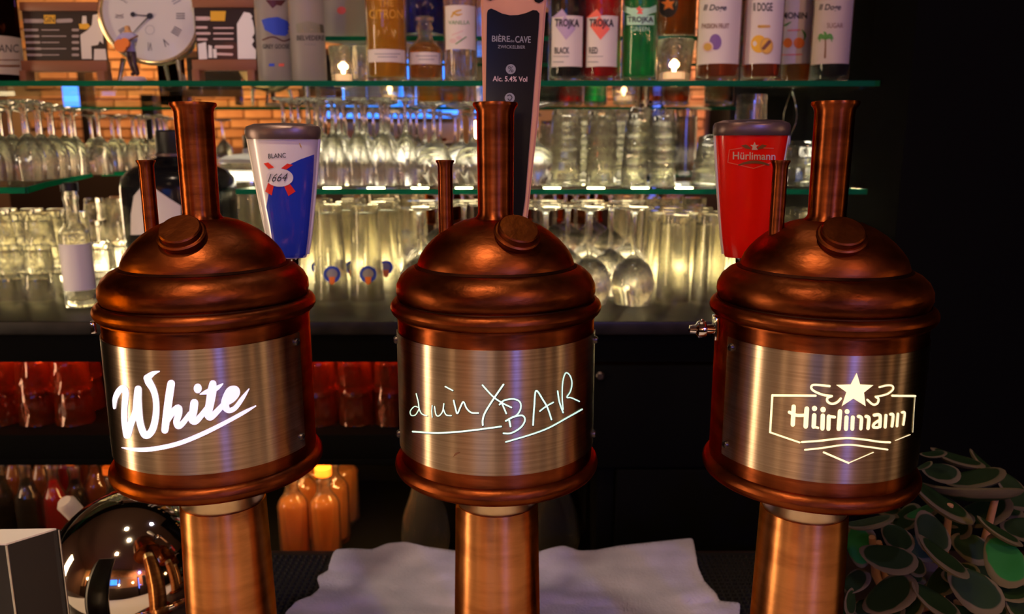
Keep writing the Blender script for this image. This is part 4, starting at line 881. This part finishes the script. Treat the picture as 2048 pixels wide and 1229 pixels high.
link('base', lathe([(0, 0), (.017, 0), (.017, .005), (.014, .008), (0, .008)], 32, 40, 1.1, .8), 'ink_pink', fg, P_(268, 150, 0) * Vector((1, 0, 0)) if False else Vector((P_(268, 150).x, 0, 0)))
# menu signs
def sign(x0, x1, yt, yb, Y, label, items):
    t = thing('menu_sign', (atY((x0 + x1) / 2, yb, Y).x, Y, H + ZT), label, 'sign'); o = t.location
    def pn(name, a, b, c_, d, y0, y1, m, bev=.0006):
        p, q = atY(a, c_, Y), atY(b, d, Y); return link(name, box2(p.x - o.x, q.x - o.x, y0, y1, q.z - o.z, p.z - o.z, bev), m, t)
    pn('top_rail', x0, x1, yt, yt + 18, -.006, .008, 'sign_wood'); br = pn('bottom_rail', x0, x1, yb - 22, yb, -.006, .008, 'sign_wood')
    scn = pn('menu_panel', x0 + 2, x1 - 2, yt + 18, yb - 22, -.001, .002, 'panel_screen', 0); scn['label'] = 'dark menu panel with pale lines and bottle pictures'
    zb = atY(x0, yb, Y).z - o.z
    for xx in (x0 + 10, x1 - 10): link('foot', box2(-.006, .006, -.012, .014, 0, zb + .001, .001), 'sign_wood', t, (atY(xx, yb, Y).x - o.x, 0, 0))
    return t, scn
t1, s1_ = sign(42, 218, 5, 144, 1.335, 'wood-railed menu sign with a yellow word, left of the clock', None)
decal('lettering', [text2('GIN', 99, 39, 20, 12)], s1_, 'ink_dark', .0008); decal('highlight', [poly2([(88, 30), (111, 30), (111, 47), (88, 47)])], s1_, 'ink_yellow', .0004)
decal('menu_lines', [stroke2([(48, 42), (84, 42)], 8, False), stroke2([(116, 42), (142, 41)], 8, False)] + [stroke2([(50 + j, 60 + j * 12.5 + 0), (75 + j * 2, 60 + j * 12.5)], 4.5, False) for j in range(5)] +
      [stroke2([(84, 60 + j * 12.5), (118 + (j % 2) * 14, 60 + j * 12.5)], 2, False) for j in range(5)] + [stroke2([(146, 60 + j * 12.5), (156, 60 + j * 12.5)], 5, False) for j in range(5)], s1_, 'ink_faint', .0004)
decal('picture', [poly2([(186, 30), (196, 28), (199, 48), (206, 54), (207, 88), (200, 82), (196, 90), (183, 92), (184, 118), (164, 118), (161, 70), (176, 60), (184, 50)]), poly2([(189, 98), (211, 98), (214, 120), (188, 120)]), poly2([(165, 32), (173, 32), (174, 48), (164, 48)])], s1_, 'paper', .0006)
decal('picture', [poly2([(158, 48), (176, 47), (181, 53), (174, 59), (160, 58)])], s1_, 'ink_yellow', .0009)
t2, s2_ = sign(386, 516, -2, 142, 1.335, 'wood-railed menu sign with a bright bottle picture, right of the clock', None)
decal('menu_lines', [stroke2([(392, 37), (417, 37)], 8, False)] + [stroke2([(392, y), (413 + (j % 2) * 6, y)], 5, False) for j, y in enumerate((55, 67, 79))] + [stroke2([(428, y), (466, y)], 3, False) for y in (56, 67, 78)] + [stroke2([(432, 94), (464, 94)], 6, False), stroke2([(434, 108), (464, 109)], 5, False)], s2_, 'ink_pink', .0004)
decal('picture', [poly2([(474, 48), (488, 24), (500, 26), (510, 40), (514, 60), (512, 118), (476, 118)]), poly2([(396, 88), (412, 84), (415, 118), (398, 119)]), poly2([(417, 90), (424, 92), (425, 116), (417, 116)]), poly2([(426, 98), (433, 98), (434, 116), (427, 116)])], s2_, 'paper_white', .0005)
decal('highlight', [poly2([(421, 22), (452, 22), (450, 42), (421, 42)])], s2_, 'ink_yellow', .0005)

# ------------------------------------------------------------------ glassware
def glass_tpl(kind, m='glass'):
    """templates stand upside down on their rim; origin at the rim plane"""
    if kind == 'flute':
        o = [(.0180, 0), (.0200, .03), (.0195, .055), (.0150, .076), (.0070, .088), (.0034, .094), (.0030, .135), (.006, .1430), (.0185, .1462), (.0200, .1475), (.0195, .1488), (0, .1490)]
        i = [(0, .0885), (.0062, .0845), (.0138, .075), (.0183, .055), (.0188, .03), (.0170, 0)]
    elif kind == 'tulip':
        o = [(.0190, 0), (.0215, .018), (.0220, .034), (.0185, .052), (.0090, .066), (.0036, .072), (.0030, .108), (.006, .1160), (.0190, .1190), (.0210, .1200), (.0205, .1215), (0, .1220)]
        i = [(0, .0675), (.0080, .0635), (.0172, .051), (.0207, .034), (.0202, .018), (.0178, 0)]
    elif kind == 'wine':
        o = [(.0300, 0), (.0355, .020), (.0372, .036), (.0350, .052), (.0270, .068), (.0130, .079), (.0050, .085), (.0040, .092), (.0038, .150), (.007, .1590), (.028, .1630), (.0320, .1645), (.031, .1660), (0, .1665)]
        i = [(0, .0800), (.012, .0765), (.0258, .066), (.0338, .051), (.0359, .036), (.0342, .020), (.0288, 0)]
    elif kind == 'wine_small':
        o = [(.0250, 0), (.0310, .018), (.0325, .032), (.0300, .047), (.022, .062), (.010, .071), (.0045, .076), (.0036, .082), (.0034, .125), (.006, .1335), (.025, .1375), (.0290, .139), (.028, .1405), (0, .141)]
        i = [(0, .0725), (.010, .0685), (.0208, .060), (.0288, .046), (.0312, .032), (.0296, .018), (.0238, 0)]
    elif kind == 'pint':
        o = [(.0300, 0), (.0295, .010), (.0262, .090), (.0235, .155), (.0240, .166), (.0225, .1700), (0, .1705)]
        i = [(0, .158), (.0215, .155), (.0245, .090), (.0280, .010), (.0286, 0)]
    elif kind == 'tall':
        o = [(.0285, 0), (.0280, .012), (.0262, .120), (.0250, .150), (.0245, .153), (0, .154)]
        i = [(0, .138), (.0232, .137), (.0246, .120), (.0266, .012), (.0270, 0)]
    elif kind == 'shot':
        o = [(.0270, 0), (.0284, .0012), (.0284, .0042), (.0262, .0060), (.0245, .030), (.0225, .044), (.0215, .0455), (0, .046)]
        i = [(0, .036), (.0205, .035), (.0228, .028), (.0252, .004), (.0256, 0)]
    elif kind == 'shot_small':
        o = [(.0228, 0), (.0240, .0012), (.0240, .0042), (.0222, .0060), (.0206, .030), (.0190, .044), (.0182, .0455), (0, .046)]
        i = [(0, .036), (.0174, .035), (.0193, .028), (.0214, .004), (.0217, 0)]
    elif kind == 'rocks':
        o = [(.0225, 0), (.0232, .004), (.0220, .030), (.0205, .046), (.0190, .0500), (0, .0505)]
        i = [(0, .040), (.0185, .038), (.0203, .030), (.0213, .004), (.0208, 0)]
    elif kind == 'red':
        o = [(.0300, 0), (.0302, .003), (.0275, .040), (.0262, .053), (.0245, .0560), (0, .0560)]
        i = [(0, .048), (.0240, .047), (.0256, .038), (.0284, .003), (.0284, 0)]
    wob = (lambda k, s, z: 1 - (.07 if (kind in ('shot', 'shot_small', 'rocks', 'red') and z > .002 and k % 2) else 0)) if kind in ('shot', 'shot_small', 'rocks', 'red') else None
    return lathe(o + i, 24 if 'shot' not in kind else 20, 40, 1, 1, wob)
GM = {}
PARTS = {'flute': ('bowl',), 'wine': ('bowl',)}
def put(kind, x, Y, z, label, group, m='glass', name='glass', tilt=(0, 0, 0)):
    if (kind, m) not in GM: GM[(kind, m)] = glass_tpl(kind); GM[(kind, m)].materials.append(M[m])
    o = link(name, GM[(kind, m)], None, None, (x, Y, H + z), (tilt[0], tilt[1], random.random() * 6))
    return tag(o, label, 'glass', group)
def rows(kind, specs, z, fmt, group, m='glass', name='glass'):
    """specs: list of (row name, Y, [pixel columns])"""
    for rn, Y, pxs in specs:
        for k, px in enumerate(pxs): put(kind, xY(px, Y, z), Y, z, fmt % (ORD[k], rn), group, m, name)
zi = ZM + .0004
rows('flute', [('front row', 1.40, [574, 622, 670, 718, 766, 814]), ('middle row', 1.475, [590, 636, 682, 728, 774]), ('rear row', 1.55, [604, 648, 692, 736, 780])], zi,
     'upside-down champagne flute on the middle shelf, %s from left in the %s', 'champagne flutes on the middle shelf', 'glass_flute', 'champagne_flute')
rows('wine_small', [('front row', 1.40, [870, 946, 1072]), ('rear row', 1.50, [852, 924, 994, 1062])], zi, 'upside-down round wine glass on the middle shelf, %s from left in the %s', 'round wine glasses on the middle shelf', 'glass', 'wine_glass')
def stack(px, Y, z, n, dz, where, kind='shot', m='glass_hazy', dx=0, group='nested shot tumblers on the middle shelf', word='worn shot tumbler', cat_name='tumbler'):
    for k in range(n):
        lv = 'topmost' if k == n - 1 else ('lowest' if k == 0 else ORD[k] + ' from the bottom')
        put(kind, xY(px, Y, z) + dx * k, Y, z + dz * k, '%s, %s, %s' % (word, where, lv), group, m, cat_name, (0, math.atan2(dx, dz), 0))
stack(1130, 1.38, zi, 5, .0205, 'left stack beside the wooden handle'); stack(1202, 1.38, zi, 5, .0205, 'front right stack beside the wooden handle')
stack(1168, 1.47, zi, 5, .0215, 'rear middle stack beside the wooden handle'); stack(1232, 1.47, zi, 5, .0215, 'rear right stack beside the wooden handle')
stack(1268, 1.36, zi, 5, .0210, 'leaning stack on the middle shelf', 'shot_small', 'glass', .0014); stack(1324, 1.38, zi, 5, .0205, 'upright stack right of the leaning stack', 'shot_small', 'glass', -.0004)
stack(1412, 1.38, zi, 3, .0190, 'short stack left of the red tap handle', 'shot', 'glass', .003); stack(1600, 1.40, zi, 2, .030, 'short stack right of the red tap handle', 'shot', 'glass')
stack(1650, 1.42, zi, 2, .030, 'short stack behind the right chimney', 'shot', 'glass')
for px, w_ in ((1494, 'single'),):
    put('tall', xY(px, 1.40, zi), 1.40, zi - .0, 'tall upside-down glass showing above the red tap handle', None, 'glass', 'tall_glass')
# whisk hanging loop
wk = thing('bar_whisk', (xY(1572, 1.50, zi), 1.50, H + zi), 'twisted wire whisk loop right of the red tap handle', 'whisk')
for s in (-1, 1):
    P = [(s * .012 * math.sin(PI * k / 10) , .004 * math.sin(2 * PI * k / 10 * s), .172 - .004 - .085 * (k / 10)) for k in range(11)]
    link('wire_loop', tube(P, .0014, 6), 'pewter', wk)
link('handle', tube([(0, 0, .0), (0, 0, .085)], .005, 10), 'pewter', wk)
# wine glasses on the left shelf
zl = ZL + .0004
rows('tulip', [('front row', 1.24, [6, 66]), ('second row', 1.31, [-24, 34, 92]), ('third row', 1.38, [4, 60, 116]), ('fourth row', 1.46, [-18, 34, 86, 138]), ('rear row', 1.54, [14, 62, 110, 158, 206])], zl,
     'upside-down wine glass on the left glass shelf, %s from left in the %s', 'wine glasses on the left shelf', 'glass', 'wine_glass')
# counter: stacked tumblers left
zc = ZC + .0004
for rn, Y, pxs in (('front row', 1.36, [-30, 26, 82]), ('rear row', 1.43, [-6, 48, 102, 156]), ('third row', 1.50, [18, 70, 122])):
    for k, px in enumerate(pxs):
        for lv in range(3):
            put('rocks', xY(px, Y, zc + .05 * lv), Y, zc + .0508 * lv, 'stacked tumbler at the left on the counter, %s column, %s, %s tier' % (ORD[k], rn, ('bottom', 'middle', 'top')[lv]), 'stacked tumblers at the left on the counter', 'glass_worn', 'tumbler')
for px, Y, w_ in ((212, 1.38, 'left'), (244, 1.42, 'right')):
    for lv in range(2): put('rocks', xY(px, Y, zc), Y, zc + .0508 * lv, 'tumbler beside the white-labelled bottle, %s column, %s tier' % (w_, ('lower', 'upper')[lv]), 'tumblers beside the white-labelled bottle', 'glass', 'tumbler')
bt, g, l = bottle('slim clear bottle with a blank white label on the counter', 164, 29, 1.325, ZC, .20, 'glass', None, bhf=.60, shf=.74, nr=.011, capm='black_plastic', lab=(490, 583, 'paper_white', 75), base=.012, cap_h=.014)
# big black bottle behind the left tower
bb = thing('magnum_bottle', (xY(362, 1.43, -.1), 1.43, H + ZC), 'very large black-shouldered bottle with a slanted white label behind the left tower', 'bottle')
rm = .097
gb = link('glass_body', lathe([(0, 0), (rm * .9, 0), (rm, .01), (rm, .195), (rm * .97, .212), (rm * .85, .226), (rm * .55, .240), (.030, .250), (.028, .254), (0, .254)], 56, 50), 'black_glossy', bb)
link('cap', lathe([(0, .252), (.031, .252), (.033, .256), (.033, .292), (.030, .295), (0, .295)], 40, 40), 'black_plastic', bb)
link('collar', lathe([(.029, .248), (.036, .250), (.036, .254), (.031, .256)], 40), 'gunmetal', bb)
decal('paper_label', [poly2([(262, 430), (268, 392), (285, 372), (302, 372), (340, 398), (362, 412), (362, 470), (262, 470)], 10)], gb, 'paper', .0006, None, 'slanted white label')
lj = thing('glass_jar', (xY(502, 1.575, -.1), 1.575, H + ZC), 'large clear storage jar behind the big black bottle', 'jar')
link('glass_wall', lathe([(0, 0), (.052, 0), (.056, .006), (.056, .225), (.052, .235), (.050, .234), (.0535, .224), (.0535, .010), (0, .008)], 40, 50), 'glass_worn', lj)
link('lid', lathe([(0, .236), (.055, .236), (.055, .243), (.04, .250), (.010, .254), (.010, .262), (0, .264)], 32), 'glass_frosted', lj)
# pints with round emblems
emb = []
for rn, Y, pxs in (('front row', 1.345, [664, 736]), ('middle row', 1.42, [636, 704, 772]), ('rear row', 1.50, [648, 714, 780])):
    for k, px in enumerate(pxs):
        o = put('pint', xY(px, Y, zc), Y, zc, 'upside-down tall beer glass with round blue emblem, %s from left, %s' % (ORD[k], rn), 'beer glasses with round emblems', 'glass_worn', 'beer_glass')
        if rn != 'rear row':
            py = {'front row': 549, 'middle row': 535}[rn]; r = 17 if rn == 'front row' else 14
            o.rotation_euler[2] = 0
            decal('emblem', [disc2(px, py, r, r)], o, 'ink_blue', .0006); decal('emblem', [disc2(px, py - 1, r * .62, r * .6)], o, 'ink_grey', .0010); decal('emblem', [poly2([(px - 6, py + 5), (px + 6, py + 5), (px + 5, py + 17), (px, py + 21), (px - 5, py + 17)])], o, 'ink_orange', .0013)
rows('wine', [('front row', 1.345, [842, 1090, 1177, 1264]), ('middle row', 1.43, [896, 974, 1050, 1134, 1219]), ('rear row', 1.52, [850, 930, 1092, 1172, 1252])], zc,
     'upside-down wine glass on the counter, %s from left in the %s', 'wine glasses on the counter', 'glass', 'wine_glass')
rows('tall', [('front row', 1.345, [1344, 1414]), ('middle row', 1.42, [1318, 1382, 1446, 1600, 1665]), ('rear row', 1.51, [1330, 1392, 1454, 1580, 1642, 1704])], zc,
     'upside-down straight glass on the counter right, %s from left, %s', 'straight glasses at the right of the counter', 'glass_worn', 'tall_glass')

# ------------------------------------------------------------------ under the counter
zr = -.457 + .0004
for rn, Y, pxs in (('front row', 1.285, [4, 76, 148, 640, 712, 784]), ('rear row', 1.36, [36, 104, 172, 622, 688, 752])):
    for k, px in enumerate(pxs):
        for lv in range(2):
            put('red', xY(px, Y, zr + .03), Y, zr + .0565 * lv, 'red-lit tumbler under the counter, %s from left, %s, %s tier' % (ORD[k], rn, ('lower', 'upper')[lv]), 'red-lit tumblers under the counter', 'glass_redlit', 'tumbler')
zb = -.72 + .0004
for k, (px, Y) in enumerate([(592, 1.30), (655, 1.30), (610, 1.37), (672, 1.37), (690, 1.44), (630, 1.44)]):
    w_ = ['front left', 'front right', 'middle left', 'middle right', 'rear right', 'rear left'][k]
    bottle('orange juice bottle under the counter, %s of the group' % w_, px, 30, Y, zb, .165, 'glass', 'juice', .70, nr=.012, bhf=.62, shf=.82, capm='ink_orange', name='juice_bottle', group='orange juice bottles under the counter', cap_h=.014)
SP_ = [(20, 1.30, 'liq_dark', .20), (72, 1.30, 'liq_dark', .195), (124, 1.31, 'liq_red', .185), (-20, 1.37, 'liq_amber', .195), (46, 1.38, 'liq_amber', .20), (100, 1.38, 'liq_amber', .20), (165, 1.34, 'liq_dark', .17), (205, 1.36, 'liq_amber', .19), (238, 1.32, 'liq_dark', .16), (150, 1.44, 'liq_red', .20), (200, 1.45, 'liq_amber', .20)]
for k, (px, Y, lq, h_) in enumerate(SP_):
    bottle('dark bottle in the lowest cabinet left of the copper tower, %s from the left' % ORD[sorted(q[0] for q in SP_).index(px)], px, 24, Y, zb, h_, 'glass', lq, .85, nr=.010, bhf=.55, shf=.78, capm='ink_orange', name='bottle', group='bottles in the lowest cabinet', cap_h=.012)
def carafe(px, Y, label, h=.19):
    t = thing('carafe', (xY(px, Y, zb), Y, H + zb), label, 'carafe', 'carafes under the counter')
    pr = [(0, 0), (.034, 0), (.042, .008), (.045, .03), (.040, .07), (.026, .11), (.020, .135), (.022, .16), (.034, h), (.032, h), (.020, .16), (.018, .135), (.024, .11), (.038, .07), (.043, .03), (.038, .012), (0, .008)]
    link('glass_body', lathe(pr, 32, 50), 'glass', t); link('rim', lathe([(.0335, h), (.035, h + .001), (.0335, h + .002), (.032, h)], 32), 'glass', t)
carafe(852, 1.33, 'glass carafe in the lowest cabinet left of the middle column'); carafe(1110, 1.33, 'glass carafe in the lowest cabinet right of the middle column')
